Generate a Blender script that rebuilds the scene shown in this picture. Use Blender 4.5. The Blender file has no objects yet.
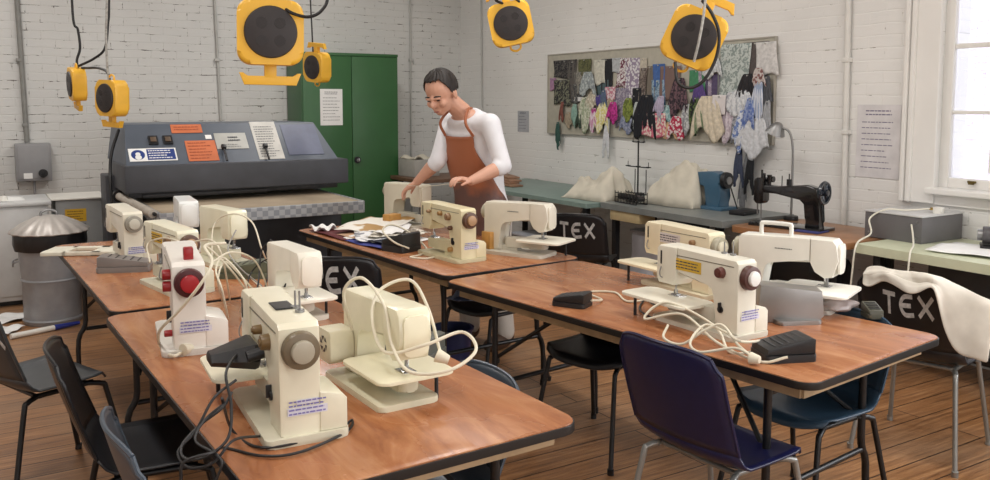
import bpy, bmesh, math, random
from mathutils import Vector, Matrix, Euler
R = math.radians
rnd = random.Random(7)
SC = bpy.context.scene
COL = SC.collection

# ------------------------------------------------------------------ camera
cam = bpy.data.cameras.new('camera'); camo = bpy.data.objects.new('camera', cam); COL.objects.link(camo)
camo.location = (0, 0, 1.54)
camo.rotation_euler = (R(90 - 5.27), 0, R(-31.35))
cam.sensor_width = 36; cam.lens = 36 * 857 / 990; cam.shift_y = (181.3 - 240) / 990
cam.clip_start = .05; cam.clip_end = 100
SC.camera = camo

# ------------------------------------------------------------------ light and exposure
SC.view_settings.view_transform = 'Standard'; SC.view_settings.look = 'None'
SC.view_settings.gamma = 1; SC.view_settings.exposure = -0.14
SC.view_settings.use_curve_mapping = False
W = bpy.data.worlds.new('world'); SC.world = W; W.use_nodes = True
W.node_tree.nodes['Background'].inputs[0].default_value = (.93, .95, 1, 1)
W.node_tree.nodes['Background'].inputs[1].default_value = 2.6
def area(name, loc, rot, sx, sy, power, col=(1, 1, 1)):
    l = bpy.data.lights.new(name, 'AREA'); l.shape = 'RECTANGLE'; l.size = sx; l.size_y = sy
    l.energy = power; l.color = col
    o = bpy.data.objects.new(name, l); COL.objects.link(o); o.location = loc; o.rotation_euler = rot
    return o
# added lamps as daylight from unseen, unmodelled windows, at right and behind the camera
area('added_daylight', (4.9, .5, 1.9), (0, R(90), 0), 1.9, 1.3, 72, (.93, .96, 1))
area('added_daylight', (4.9, -1.6, 1.9), (0, R(90), 0), 1.9, 1.3, 72, (.93, .96, 1))
area('added_daylight', (1.2, -3.2, 1.9), (R(90), 0, 0), 2.6, 1.9, 60, (.95, .97, 1))
# fluorescent battens under the ceiling
for bx_, by_ in ((-.2, 1.2), (-.2, 4.0), (-.2, 6.8), (2.7, 1.2), (2.7, 4.0), (2.7, 6.8)):
    area('ceiling_tube', (bx_, by_, 3.45), (0, 0, 0), .25, 1.5, 34, (1, .97, .93))

# ------------------------------------------------------------------ helpers
def lin(c):
    f = lambda v: v / 12.92 if v <= .04045 else ((v + .055) / 1.055) ** 2.4
    return tuple(f(v / 255) for v in c) + (1,)
_m = {}
def mat(name, c, rough=.5, metal=0, var=.06, scale=12, bump=0, spec=.5, coat=0, alpha=1, trans=0, emit=0):
    if name in _m: return _m[name]
    m = bpy.data.materials.new(name); m.use_nodes = True; nt = m.node_tree; N = nt.nodes; L = nt.links
    p = N['Principled BSDF']; b = lin(c)
    p.inputs['Roughness'].default_value = rough; p.inputs['Metallic'].default_value = metal
    p.inputs['Specular IOR Level'].default_value = spec; p.inputs['Coat Weight'].default_value = coat
    p.inputs['Alpha'].default_value = alpha; p.inputs['Transmission Weight'].default_value = trans
    tc = N.new('ShaderNodeTexCoord'); nz = N.new('ShaderNodeTexNoise'); nz.inputs['Scale'].default_value = scale
    nz.inputs['Detail'].default_value = 5
    L.new(tc.outputs['Object'], nz.inputs['Vector'])
    cr = N.new('ShaderNodeValToRGB'); L.new(nz.outputs['Fac'], cr.inputs[0])
    cr.color_ramp.elements[0].position = .3; cr.color_ramp.elements[1].position = .7
    cr.color_ramp.elements[0].color = tuple(max(0, v * (1 - var * 2)) for v in b[:3]) + (1,)
    cr.color_ramp.elements[1].color = tuple(min(1, v * (1 + var)) for v in b[:3]) + (1,)
    L.new(cr.outputs[0], p.inputs['Base Color'])
    if bump:
        bp = N.new('ShaderNodeBump'); bp.inputs['Strength'].default_value = bump; bp.inputs['Distance'].default_value = .01
        L.new(nz.outputs['Fac'], bp.inputs['Height']); L.new(bp.outputs[0], p.inputs['Normal'])
    _m[name] = m; return m
def nodes(m): return m.node_tree.nodes, m.node_tree.links, m.node_tree.nodes['Principled BSDF']

def obj(name, bm, m, parent=None, smooth=True, ang=38):
    me = bpy.data.meshes.new(name)
    bmesh.ops.recalc_face_normals(bm, faces=bm.faces[:])
    bm.to_mesh(me); bm.free()
    if smooth:
        for f in me.polygons: f.use_smooth = True
        me.set_sharp_from_angle(angle=R(ang))
    o = bpy.data.objects.new(name, me); COL.objects.link(o)
    for x in (m if isinstance(m, (list, tuple)) else [m]): me.materials.append(x)
    if parent: o.parent = parent
    return o
def tag(o, label, cat, group=None, kind=None):
    o['label'] = label; o['category'] = cat
    if group: o['group'] = group
    if kind: o['kind'] = kind
    return o
def thing(name, label, cat, loc=(0, 0, 0), rz=0, group=None):
    o = bpy.data.objects.new(name, None); COL.objects.link(o); o.empty_display_size = .1
    o.location = loc; o.rotation_euler = (0, 0, R(rz)); return tag(o, label, cat, group)
def struct(name, bm, m, smooth=False):
    o = obj(name, bm, m, None, smooth); o['kind'] = 'structure'; return o
def world_child(o, parent):           # keep a mesh built in world coordinates under a placed parent
    o.parent = parent
    o.matrix_parent_inverse = (Matrix.Translation(parent.location) @ parent.rotation_euler.to_matrix().to_4x4()).inverted()
    return o

def NB(): return bmesh.new()
def box(bm, c, s, bev=0, rot=None, seg=2, mi=0):
    t = bmesh.new()
    bmesh.ops.create_cube(t, size=1)
    bmesh.ops.scale(t, vec=s, verts=t.verts)
    if bev: bmesh.ops.bevel(t, geom=t.edges[:], offset=min(bev, min(s) * .49), segments=seg, profile=.6, affect='EDGES')
    M = Matrix.Translation(c)
    if rot is not None: M = M @ (rot if isinstance(rot, Matrix) else Euler([R(a) for a in rot]).to_matrix().to_4x4())
    bmesh.ops.transform(t, matrix=M, verts=t.verts)
    _join(bm, t, mi); return bm
def _join(bm, t, mi=0):
    vm = {v: bm.verts.new(v.co) for v in t.verts}
    for f in t.faces:
        try:
            nf = bm.faces.new([vm[v] for v in f.verts]); nf.material_index = mi
        except ValueError: pass
    t.free()
def cyl(bm, a, b, r0, r1=None, seg=20, bev=0, mi=0):
    a = Vector(a); b = Vector(b); r1 = r0 if r1 is None else r1
    d = b - a; t = bmesh.new()
    bmesh.ops.create_cone(t, cap_ends=True, segments=seg, radius1=r0, radius2=r1, depth=d.length)
    if bev:
        es = [e for e in t.edges if len(e.link_faces) == 2 and any(len(f.verts) > 4 for f in e.link_faces)]
        bmesh.ops.bevel(t, geom=es, offset=bev, segments=2, profile=.6, affect='EDGES')
    q = Vector((0, 0, 1)).rotation_difference(d.normalized())
    bmesh.ops.transform(t, matrix=Matrix.Translation((a + b) / 2) @ q.to_matrix().to_4x4(), verts=t.verts)
    _join(bm, t, mi); return bm
def smooth_path(pts, n=6):
    pts = [Vector(p) for p in pts]
    if len(pts) < 3 or n < 2: return pts
    P = [pts[0] * 2 - pts[1]] + pts + [pts[-1] * 2 - pts[-2]]; out = []
    for i in range(1, len(P) - 2):
        for k in range(n):
            t = k / n; a, b, c, d = P[i - 1:i + 3]
            out.append(.5 * ((2 * b) + (c - a) * t + (2 * a - 5 * b + 4 * c - d) * t * t + (3 * b - a - 3 * c + d) * t ** 3))
    out.append(pts[-1]); return out
def tube(bm, pts, r, seg=8, n=6, mi=0):
    pts = smooth_path(pts, n); rings = []
    up = Vector((0, 0, 1)); last = None
    for i, p in enumerate(pts):
        d = (pts[min(i + 1, len(pts) - 1)] - pts[max(i - 1, 0)])
        if d.length < 1e-6: d = Vector((0, 0, 1))
        d.normalize()
        if last is None:
            u = d.orthogonal().normalized()
        else:
            u = (last - d * last.dot(d))
            u = u.normalized() if u.length > 1e-5 else d.orthogonal().normalized()
        last = u; v = d.cross(u)
        rr = r[0] + (r[1] - r[0]) * i / (len(pts) - 1) if isinstance(r, tuple) else r
        rings.append([bm.verts.new(p + (u * math.cos(2 * math.pi * k / seg) + v * math.sin(2 * math.pi * k / seg)) * rr) for k in range(seg)])
    for a, b in zip(rings, rings[1:]):
        for k in range(seg):
            f = bm.faces.new((a[k], a[(k + 1) % seg], b[(k + 1) % seg], b[k])); f.material_index = mi
    bm.faces.new(rings[0][::-1]).material_index = mi; bm.faces.new(rings[-1]).material_index = mi
    return bm
def lathe(bm, prof, seg=32, c=(0, 0, 0), ribs=None, mi=0, M=None):
    rings = []
    for r, z in prof:
        ring = []
        for k in range(seg):
            a = 2 * math.pi * k / seg; rr = max(r, 1e-4)
            if ribs: rr *= 1 + ribs[1] * math.cos(a * ribs[0])
            v = Vector((math.cos(a) * rr, math.sin(a) * rr, z))
            if M: v = M @ v
            ring.append(bm.verts.new(v + Vector(c)))
        rings.append(ring)
    for a, b in zip(rings, rings[1:]):
        for k in range(seg): bm.faces.new((a[k], a[(k + 1) % seg], b[(k + 1) % seg], b[k])).material_index = mi
    bm.faces.new(rings[0][::-1]).material_index = mi; bm.faces.new(rings[-1]).material_index = mi
    return bm
def rrect(w, h, r, n=6, cx=0, cy=0):
    out = []
    for sx, sy, a0 in ((1, 1, 0), (-1, 1, 90), (-1, -1, 180), (1, -1, 270)):
        for k in range(n + 1):
            a = R(a0 + 90 * k / n)
            out.append((cx + sx * (w / 2 - r) + r * math.cos(a), cy + sy * (h / 2 - r) + r * math.sin(a)))
    return out
def prism(bm, outline, z0, z1, bev=0, M=None, mi=0, seg=2):
    """outline in (a,b), extruded along c; M maps (a,b,c) to space"""
    t = bmesh.new()
    lo = [t.verts.new((a, b, z0)) for a, b in outline]; hi = [t.verts.new((a, b, z1)) for a, b in outline]
    t.faces.new(lo[::-1]); t.faces.new(hi); n = len(lo)
    for k in range(n): t.faces.new((lo[k], lo[(k + 1) % n], hi[(k + 1) % n], hi[k]))
    if bev:
        es = [e for e in t.edges if any(len(f.verts) > 4 or len(f.verts) == n for f in e.link_faces) and abs(e.verts[0].co.z - e.verts[1].co.z) < 1e-6]
        bmesh.ops.bevel(t, geom=es, offset=bev, segments=seg, profile=.6, affect='EDGES')
    if M is not None: bmesh.ops.transform(t, matrix=M, verts=t.verts)
    _join(bm, t, mi); return bm
XZ = Matrix(((1, 0, 0, 0), (0, 0, 1, 0), (0, 1, 0, 0), (0, 0, 0, 1)))   # (a,b,c) -> x=a z=b y=c
YZ = Matrix(((0, 0, 1, 0), (1, 0, 0, 0), (0, 1, 0, 0), (0, 0, 0, 1)))   # (a,b,c) -> y=a z=b x=c
def grid(bm, fn, nu, nv, mi=0):
    vs = [[bm.verts.new(fn(i / nu, j / nv)) for i in range(nu + 1)] for j in range(nv + 1)]
    for j in range(nv):
        for i in range(nu): bm.faces.new((vs[j][i], vs[j][i + 1], vs[j + 1][i + 1], vs[j + 1][i])).material_index = mi
    return bm
def solid(o, t, off=0):
    s = o.modifiers.new('thickness', 'SOLIDIFY'); s.thickness = t; s.offset = off; return o
def sub(o, n=1):
    s = o.modifiers.new('smooth', 'SUBSURF'); s.levels = n; s.render_levels = n; return o
def text(name, body, size, m, parent, M, ext=.0006, align='CENTER'):
    cu = bpy.data.curves.new(name, 'FONT'); cu.body = body; cu.size = size; cu.extrude = ext
    cu.align_x = align; cu.align_y = 'CENTER'
    t = bpy.data.objects.new(name, cu); COL.objects.link(t)
    dg = bpy.context.evaluated_depsgraph_get()
    me = bpy.data.meshes.new_from_object(t.evaluated_get(dg)); bpy.data.objects.remove(t)
    me.transform(M); me.materials.clear(); me.materials.append(m)
    o = bpy.data.objects.new(name, me); COL.objects.link(o)
    if parent: o.parent = parent
    return o
def lines(bm, x0, x1, z0, z1, n, th, M, seed=1, ragged=.3, mi=0):
    """rows of print on a sheet too small to read: short dark bars in the sheet's (a,b) plane"""
    r = random.Random(seed)
    for k in range(n):
        z = z1 - (z1 - z0) * (k + .5) / n; a = x0; e = x1 - (x1 - x0) * r.random() * ragged
        while a < e:
            w = (x1 - x0) * r.uniform(.05, .16); b = min(a + w, e)
            t = bmesh.new(); vs = [t.verts.new(M @ Vector(p)) for p in ((a, z - th / 2, 0), (b, z - th / 2, 0), (b, z + th / 2, 0), (a, z + th / 2, 0))]
            t.faces.new(vs); _join(bm, t, mi); a = b + (x1 - x0) * .025
    return bm

# ------------------------------------------------------------------ materials of the shell
def brick_mat(name, c, chip, ax, chipamt, bs=.6, jk=.93):
    m = bpy.data.materials.new(name); m.use_nodes = True; N, L, p = nodes(m)
    tc = N.new('ShaderNodeTexCoord'); sp = N.new('ShaderNodeSeparateXYZ'); cb = N.new('ShaderNodeCombineXYZ')
    L.new(tc.outputs['Object'], sp.inputs[0]); L.new(sp.outputs[ax], cb.inputs[0]); L.new(sp.outputs[2], cb.inputs[1])
    nz = N.new('ShaderNodeTexNoise'); nz.inputs['Scale'].default_value = 3; nz.inputs['Detail'].default_value = 6
    L.new(cb.outputs[0], nz.inputs['Vector'])
    add = N.new('ShaderNodeVectorMath'); add.operation = 'MULTIPLY_ADD'; add.inputs[1].default_value = (.03, .03, 0)
    L.new(nz.outputs['Color'], add.inputs[0]); L.new(cb.outputs[0], add.inputs[2])
    br = N.new('ShaderNodeTexBrick'); br.inputs['Scale'].default_value = 1; br.inputs['Brick Width'].default_value = .235
    br.inputs['Row Height'].default_value = .076; br.inputs['Mortar Size'].default_value = .007; br.inputs['Mortar Smooth'].default_value = 1
    L.new(add.outputs[0], br.inputs['Vector'])
    # chips: noise stretched along the courses, strongest on the joints
    mp = N.new('ShaderNodeMapping'); mp.inputs['Scale'].default_value = (5, 16, 1); L.new(cb.outputs[0], mp.inputs[0])
    n2 = N.new('ShaderNodeTexNoise'); n2.inputs['Scale'].default_value = 1.6; n2.inputs['Detail'].default_value = 8; n2.inputs['Roughness'].default_value = .72
    L.new(mp.outputs[0], n2.inputs['Vector'])
    ma = N.new('ShaderNodeMath'); ma.operation = 'MULTIPLY_ADD'; ma.inputs[1].default_value = .13
    L.new(br.outputs['Fac'], ma.inputs[0]); L.new(n2.outputs['Fac'], ma.inputs[2])
    cr = N.new('ShaderNodeValToRGB'); cr.color_ramp.elements[0].position = chipamt; cr.color_ramp.elements[1].position = chipamt + .05
    cr.color_ramp.elements[0].color = (0, 0, 0, 1); cr.color_ramp.elements[1].color = (1, 1, 1, 1)
    L.new(ma.outputs[0], cr.inputs[0])
    n3 = N.new('ShaderNodeTexNoise'); n3.inputs['Scale'].default_value = 1.1; n3.inputs['Detail'].default_value = 4; L.new(cb.outputs[0], n3.inputs['Vector'])
    c3 = N.new('ShaderNodeValToRGB'); b = lin(c)
    c3.color_ramp.elements[0].color = tuple(v * .9 for v in b[:3]) + (1,); c3.color_ramp.elements[1].color = b
    c3.color_ramp.elements[0].position = .3; c3.color_ramp.elements[1].position = .65
    L.new(n3.outputs['Fac'], c3.inputs[0])
    mj = N.new('ShaderNodeMixRGB'); L.new(br.outputs['Fac'], mj.inputs[0]); L.new(c3.outputs[0], mj.inputs[1]); mj.inputs[2].default_value = tuple(v * jk for v in b[:3]) + (1,)
    mx = N.new('ShaderNodeMixRGB'); L.new(cr.outputs[0], mx.inputs[0]); L.new(mj.outputs[0], mx.inputs[1]); mx.inputs[2].default_value = lin(chip)
    L.new(mx.outputs[0], p.inputs['Base Color']); p.inputs['Roughness'].default_value = .55
    hh = N.new('ShaderNodeMath'); hh.operation = 'MULTIPLY_ADD'; hh.inputs[1].default_value = -.45
    L.new(br.outputs['Fac'], hh.inputs[0]); 
    h2 = N.new('ShaderNodeMath'); h2.operation = 'MULTIPLY_ADD'; h2.inputs[1].default_value = .8
    L.new(n2.outputs['Fac'], h2.inputs[0]); L.new(hh.outputs[0], h2.inputs[2])
    n2b = N.new('ShaderNodeMath'); n2b.operation = 'MULTIPLY_ADD'; n2b.inputs[1].default_value = -.8
    L.new(cr.outputs[0], n2b.inputs[0]); L.new(h2.outputs[0], n2b.inputs[2])
    bp = N.new('ShaderNodeBump'); bp.inputs['Strength'].default_value = bs; bp.inputs['Distance'].default_value = .006
    L.new(n2b.outputs[0], bp.inputs['Height']); L.new(bp.outputs[0], p.inputs['Normal'])
    return m
M_brick_back = brick_mat('painted_brick_grey', (218, 218, 215), (92, 86, 80), 0, .655)
M_brick_right = brick_mat('painted_brick_cream', (238, 237, 234), (150, 144, 136), 1, .69, .42, .96)
M_plaster = mat('white_plaster', (225, 223, 218), .7, var=.03, scale=2)
M_woodpaint = mat('cream_gloss_paint', (238, 236, 232), .35, var=.02, scale=3)

def floor_mat():
    m = bpy.data.materials.new('worn_floorboards'); m.use_nodes = True; N, L, p = nodes(m)
    tc = N.new('ShaderNodeTexCoord')
    br = N.new('ShaderNodeTexBrick'); br.inputs['Scale'].default_value = 1; br.inputs['Brick Width'].default_value = 2.6
    br.inputs['Row Height'].default_value = .15; br.inputs['Mortar Size'].default_value = .0035; br.inputs['Mortar Smooth'].default_value = .3
    br.inputs['Bias'].default_value = 0
    br.inputs['Color1'].default_value = (0, 0, 0, 1); br.inputs['Color2'].default_value = (1, 1, 1, 1)
    L.new(tc.outputs['Object'], br.inputs['Vector'])
    mp = N.new('ShaderNodeMapping'); mp.inputs['Scale'].default_value = (1.2, 22, 1); L.new(tc.outputs['Object'], mp.inputs[0])
    nz = N.new('ShaderNodeTexNoise'); nz.inputs['Scale'].default_value = 2.4; nz.inputs['Detail'].default_value = 9; nz.inputs['Roughness'].default_value = .7
    nz.inputs['Distortion'].default_value = .4
    L.new(mp.outputs[0], nz.inputs['Vector'])
    cr = N.new('ShaderNodeValToRGB'); e = cr.color_ramp.elements
    e[0].position = .28; e[0].color = lin((104, 72, 48)); e[1].position = .72; e[1].color = lin((204, 156, 110))
    k = e.new(.5); k.color = lin((164, 116, 76))
    L.new(nz.outputs['Fac'], cr.inputs[0])
    hs = N.new('ShaderNodeMixRGB'); hs.blend_type = 'MULTIPLY'; hs.inputs[0].default_value = .55
    c2 = N.new('ShaderNodeValToRGB'); c2.color_ramp.elements[0].color = (.62, .6, .58, 1); c2.color_ramp.elements[1].color = (1, 1, 1, 1)
    L.new(br.outputs['Color'], c2.inputs[0]); L.new(cr.outputs[0], hs.inputs[1]); L.new(c2.outputs[0], hs.inputs[2])
    # grey worn patches
    n3 = N.new('ShaderNodeTexNoise'); n3.inputs['Scale'].default_value = 1.3; n3.inputs['Detail'].default_value = 5; L.new(tc.outputs['Object'], n3.inputs['Vector'])
    c3 = N.new('ShaderNodeValToRGB'); c3.color_ramp.elements[0].position = .45; c3.color_ramp.elements[1].position = .75; L.new(n3.outputs['Fac'], c3.inputs[0])
    wm = N.new('ShaderNodeMath'); wm.operation = 'MULTIPLY'; wm.inputs[1].default_value = .45; L.new(c3.outputs[0], wm.inputs[0])
    w = N.new('ShaderNodeMixRGB'); L.new(wm.outputs[0], w.inputs[0]); L.new(hs.outputs[0], w.inputs[1]); w.inputs[2].default_value = lin((160, 138, 116))
    mx = N.new('ShaderNodeMixRGB'); L.new(br.outputs['Fac'], mx.inputs[0]); L.new(w.outputs[0], mx.inputs[1]); mx.inputs[2].default_value = lin((38, 26, 20))
    L.new(mx.outputs[0], p.inputs['Base Color'])
    rr = N.new('ShaderNodeMapRange'); rr.inputs[3].default_value = .22; rr.inputs[4].default_value = .5; L.new(nz.outputs['Fac'], rr.inputs[0]); L.new(rr.outputs[0], p.inputs['Roughness'])
    h = N.new('ShaderNodeMath'); h.operation = 'MULTIPLY_ADD'; h.inputs[1].default_value = -1.5; L.new(br.outputs['Fac'], h.inputs[0]); L.new(nz.outputs['Fac'], h.inputs[2])
    bp = N.new('ShaderNodeBump'); bp.inputs['Strength'].default_value = .35; bp.inputs['Distance'].default_value = .004
    L.new(h.outputs[0], bp.inputs['Height']); L.new(bp.outputs[0], p.inputs['Normal'])
    return m

# ------------------------------------------------------------------ the room
XR, YB, H, XL, YF = 4.95, 8.9, 3.5, -3.0, -3.3
struct('floor', box(NB(), ((XL + XR) / 2, (YB + YF) / 2, -.05), (XR - XL, YB - YF, .1)), floor_mat())
struct('ceiling', box(NB(), ((XL + XR) / 2, (YB + YF) / 2, H + .05), (XR - XL + .6, YB - YF + .6, .1)), M_plaster)
struct('wall_back', box(NB(), ((XL + XR) / 2, YB + .15, H / 2), (XR - XL + .6, .3, H)), M_brick_back)
struct('wall_left', box(NB(), (XL - .15, (YB + YF) / 2, H / 2), (.3, YB - YF, H)), M_brick_right)
struct('wall_front', box(NB(), ((XL + XR) / 2, YF - .15, H / 2), (XR - XL + .6, .3, H)), M_brick_right)
# right wall with one window opening: Y 1.78..2.90, z .98..3.0
WY0, WY1, WZ0, WZ1 = 1.66, 3.02, 1.03, 3.05
b = NB()
box(b, (XR + .15, (YB + WY1) / 2, H / 2), (.3, YB - WY1, H))
box(b, (XR + .15, (WY0 + YF) / 2, H / 2), (.3, WY0 - YF, H))
box(b, (XR + .15, (WY0 + WY1) / 2, WZ0 / 2), (.3, WY1 - WY0, WZ0))
box(b, (XR + .15, (WY0 + WY1) / 2, (WZ1 + H) / 2), (.3, WY1 - WY0, H - WZ1))
struct('wall_right', b, M_brick_right)
# window: architrave, sashes, glazing bars, panes
b = NB()
for y in (WY0 - .10, WY1 + .10):
    box(b, (XR - .012, y, (WZ0 + WZ1) / 2), (.03, .22, WZ1 - WZ0 + .2), .006)
    box(b, (XR - .03, y + (.09 if y > 2 else -.09), (WZ0 + WZ1) / 2), (.04, .03, WZ1 - WZ0 + .2), .008)
    box(b, (XR - .03, y + (.05 if y > 2 else -.05), (WZ0 + WZ1) / 2), (.035, .03, WZ1 - WZ0 + .2), .008)
box(b, (XR - .012, (WY0 + WY1) / 2, WZ1 + .06), (.03, WY1 - WY0 + .3, .15), .006)
struct('trim_1', b, M_woodpaint)
b = NB(); box(b, (XR + .01, (WY0 + WY1) / 2, WZ0 - .02), (.16, WY1 - WY0 + .05, .035), .008)
box(b, (XR + .0, (WY0 + WY1) / 2, WZ0 - .07), (.03, WY1 - WY0 - .02, .07), .004)
struct('trim_2', b, M_woodpaint)
win = bpy.data.objects.new('window_1', None); COL.objects.link(win); win.location = (XR + .06, (WY0 + WY1) / 2, WZ0); win['kind'] = 'structure'
b = NB(); ww = WY1 - WY0; wh = WZ1 - WZ0
for y in (-ww / 2 + .03, ww / 2 - .03): box(b, (0, y, wh / 2), (.05, .06, wh), .006)
box(b, (0, 0, .03), (.05, ww - .12, .06), .006); box(b, (0, 0, wh - .03), (.05, ww - .12, .06), .006)
obj('window_frame', b, M_woodpaint, win)
b = NB()
for z in (.45, .84, 1.23, 1.62): box(b, (0, 0, z), (.03, ww - .12, .022 if z != .84 else .03), .004)
for y in (2.72, 2.47, 2.22, 1.97): box(b, (0.002, y - (WY0 + WY1) / 2, wh / 2 + .02), (.03, .022, wh - .16), .004)
obj('glazing_bar', b, M_woodpaint, win)
glass = mat('window_glass', (240, 240, 245), .02, trans=1, var=0)
b = NB(); box(b, (.004, 0, wh / 2), (.004, ww - .1, wh - .1)); obj('window_pane', b, glass, win)
b = NB(); box(b, (-.035, .47, .045), (.012, .05, .014), .004); box(b, (-.04, .47, .035), (.02, .03, .01), .003)
obj('sash_lift', b, mat('old_brass', (120, 105, 62), .4, .8), win)
# neighbouring brick wall seen through the window
def outside_mat():
    m = brick_mat('outdoor_brick', (235, 226, 236), (190, 176, 196), 1, .6); return m
b = NB(); box(b, (9.6, 3.0, 2.5), (.2, 9, 5)); struct('wall_outside', b, outside_mat())
# pipes, conduits in the setting
M_pipe = mat('painted_pipe', (186, 186, 182), .45, var=.04)
def pipe(name, pts, r, label, m=M_pipe, clip=None):
    t = thing(name, label, 'pipe', (pts[0][0], pts[0][1], 0))
    b = NB(); tube(b, pts, r, 10, 1); world_child(obj('tube', b, m), t)
    if clip:
        for c in clip:
            b = NB(); box(b, c, (.05, .05, .03), .005); world_child(obj('clip', b, m), t)
    return t
pipe('conduit', [(0.394, 8.870, 2.626), (0.420, 8.870, 1.180)], .022, 'dull grey conduit pipe running up the far wall from the electric switch box', mat('conduit_grey', (138, 138, 134), .5), [(0.389, 8.870, 1.919), (0.411, 8.870, 1.334)])
pipe('thin_pipe', [(2.123, 8.880, 2.851), (2.157, 8.880, 1.341)], .012, 'thin white pipe on the far wall above the blue-grey press', M_pipe, [(2.136, 8.880, 1.963)])
pipe('thin_pipe', [(4.288, 8.880, 2.800), (4.286, 8.880, 0.069)], .010, 'thin white pipe on the far wall just right of the green cupboard', M_pipe, [(4.293, 8.880, 2.018)])
pipe('thin_pipe', [(4.935, 8.402, 2.790), (4.935, 8.363, 0.545)], .009, 'thin white pipe on the right wall behind the man')
pipe('wall_pipe', [(4.925, 3.651, 2.333), (4.925, 3.627, 0.726)], .020, 'white pipe down the right wall between the pin board and the long printed notice', mat('white_pipe', (225, 223, 218), .4, var=.03), [(4.925, 3.644, 1.816), (4.925, 3.631, 1.344)])

# ------------------------------------------------------------------ common materials
M_black = mat('black_steel', (17, 17, 19), .4, var=.03)
M_blackp = mat('black_plastic', (26, 26, 29), .42, var=.05)
M_chrome = mat('chrome', (190, 190, 192), .22, 1, var=.03)
M_steel = mat('dull_steel', (150, 150, 150), .4, .85, var=.05)
M_greyleg = mat('grey_tube', (150, 150, 146), .35, .5, var=.04)
M_whitep = mat('white_plastic', (232, 230, 222), .35, var=.03)
M_paper = mat('paper', (240, 240, 238), .7, var=.02)
M_ink = mat('print_ink', (70, 72, 80), .7)
def ply_mat(seed):
    m = bpy.data.materials.new('varnished_plywood'); m.use_nodes = True; N, L, p = nodes(m)
    tc = N.new('ShaderNodeTexCoord'); mp = N.new('ShaderNodeMapping'); mp.inputs['Scale'].default_value = (5, 1.1, 1); mp.inputs['Location'].default_value = (seed * 3.1, seed, 0)
    L.new(tc.outputs['Object'], mp.inputs[0])
    nz = N.new('ShaderNodeTexNoise'); nz.inputs['Scale'].default_value = 2.2; nz.inputs['Detail'].default_value = 7; nz.inputs['Distortion'].default_value = 1.2; nz.inputs['Roughness'].default_value = .6
    L.new(mp.outputs[0], nz.inputs['Vector'])
    cr = N.new('ShaderNodeValToRGB'); e = cr.color_ramp.elements
    e[0].position = .3; e[0].color = lin((138, 84, 54)); e[1].position = .72; e[1].color = lin((190, 138, 98)); k = e.new(.5); k.color = lin((166, 108, 70))
    L.new(nz.outputs['Fac'], cr.inputs[0])
    n2 = N.new('ShaderNodeTexNoise'); n2.inputs['Scale'].default_value = 60; n2.inputs['Detail'].default_value = 3; L.new(tc.outputs['Object'], n2.inputs['Vector'])
    mr = N.new('ShaderNodeMapRange'); mr.inputs[1].default_value = .68; mr.inputs[2].default_value = .8; mr.inputs[4].default_value = .6; L.new(n2.outputs['Fac'], mr.inputs[0])
    mx = N.new('ShaderNodeMixRGB'); L.new(mr.outputs[0], mx.inputs[0]); L.new(cr.outputs[0], mx.inputs[1]); mx.inputs[2].default_value = lin((122, 66, 44))
    L.new(mx.outputs[0], p.inputs['Base Color'])
    n3 = N.new('ShaderNodeTexNoise'); n3.inputs['Scale'].default_value = 4; n3.inputs['Detail'].default_value = 4; L.new(tc.outputs['Object'], n3.inputs['Vector'])
    m3 = N.new('ShaderNodeMapRange'); m3.inputs[3].default_value = .16; m3.inputs[4].default_value = .36; L.new(n3.outputs['Fac'], m3.inputs[0])
    L.new(m3.outputs[0], p.inputs['Roughness']); return m
M_band = mat('dark_edge_band', (20, 16, 15), .45)
M_apron = mat('raw_ply_edge', (176, 150, 116), .6, var=.12)

# ------------------------------------------------------------------ folding trestle tables
TZ = .73
def folding_table(label, c, rz, L=1.84, Wd=.83, seed=1):
    t = thing('folding_table', label, 'table', (c[0], c[1], 0), rz, 'orange plywood folding tables')
    b = NB(); prism(b, rrect(Wd, L, .055), TZ - .016, TZ, .003); obj('tabletop', b, ply_mat(seed), t)
    b = NB(); prism(b, rrect(Wd + .008, L + .008, .058), TZ - .026, TZ - .003, .002); obj('edge_band', b, M_band, t)
    b = NB()
    for s in (-1, 1):
        box(b, (s * (Wd / 2 - .05), 0, TZ - .047), (.018, L - .12, .042)); box(b, (0, s * (L / 2 - .06), TZ - .047), (Wd - .1, .018, .042))
    obj('under_frame', b, M_apron, t)
    for e in (-1, 1):
        y = e * (L / 2 - .22)
        for s in (-1, 1):
            x = s * (Wd / 2 - .12)
            b = NB(); tube(b, [(x, y, TZ - .03), (x, y, .42), (x + s * .004, y, .30), (x + s * .04, y, .22), (x + s * .045, y, .012)], .0135, 10, 3)
            cyl(b, (x + s * .045, y, 0), (x + s * .045, y, .03), .017, seg=12); obj('leg', b, M_black, t)
        for z in (.28, .62):
            b = NB(); cyl(b, (-Wd / 2 + .12, y, z), (Wd / 2 - .12, y, z), .011, seg=10); obj('crossbar', b, M_black, t)
        for s in (-1, 1):
            b = NB(); tube(b, [(s * (Wd / 2 - .13), y, .40), (s * .10, y - e * .36, TZ - .035)], .009, 8, 1); obj('folding_brace', b, M_black, t)
    return t
folding_table('orange plywood folding table nearest the camera at left, carrying the largest cream sewing machine', (.845, 2.60), 2, seed=1)
folding_table('orange plywood folding table behind the left front one, next to the metal dustbin', (.81, 4.50), 2, 1.86, seed=2)
folding_table('orange plywood folding table at right front with bare corner, navy chair pushed to it', (2.33, 2.545), 7, seed=3)
folding_table('orange plywood folding table in front of the man, heaped with papers at far end', (2.215, 4.42), 4, 1.80, seed=4)

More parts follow.
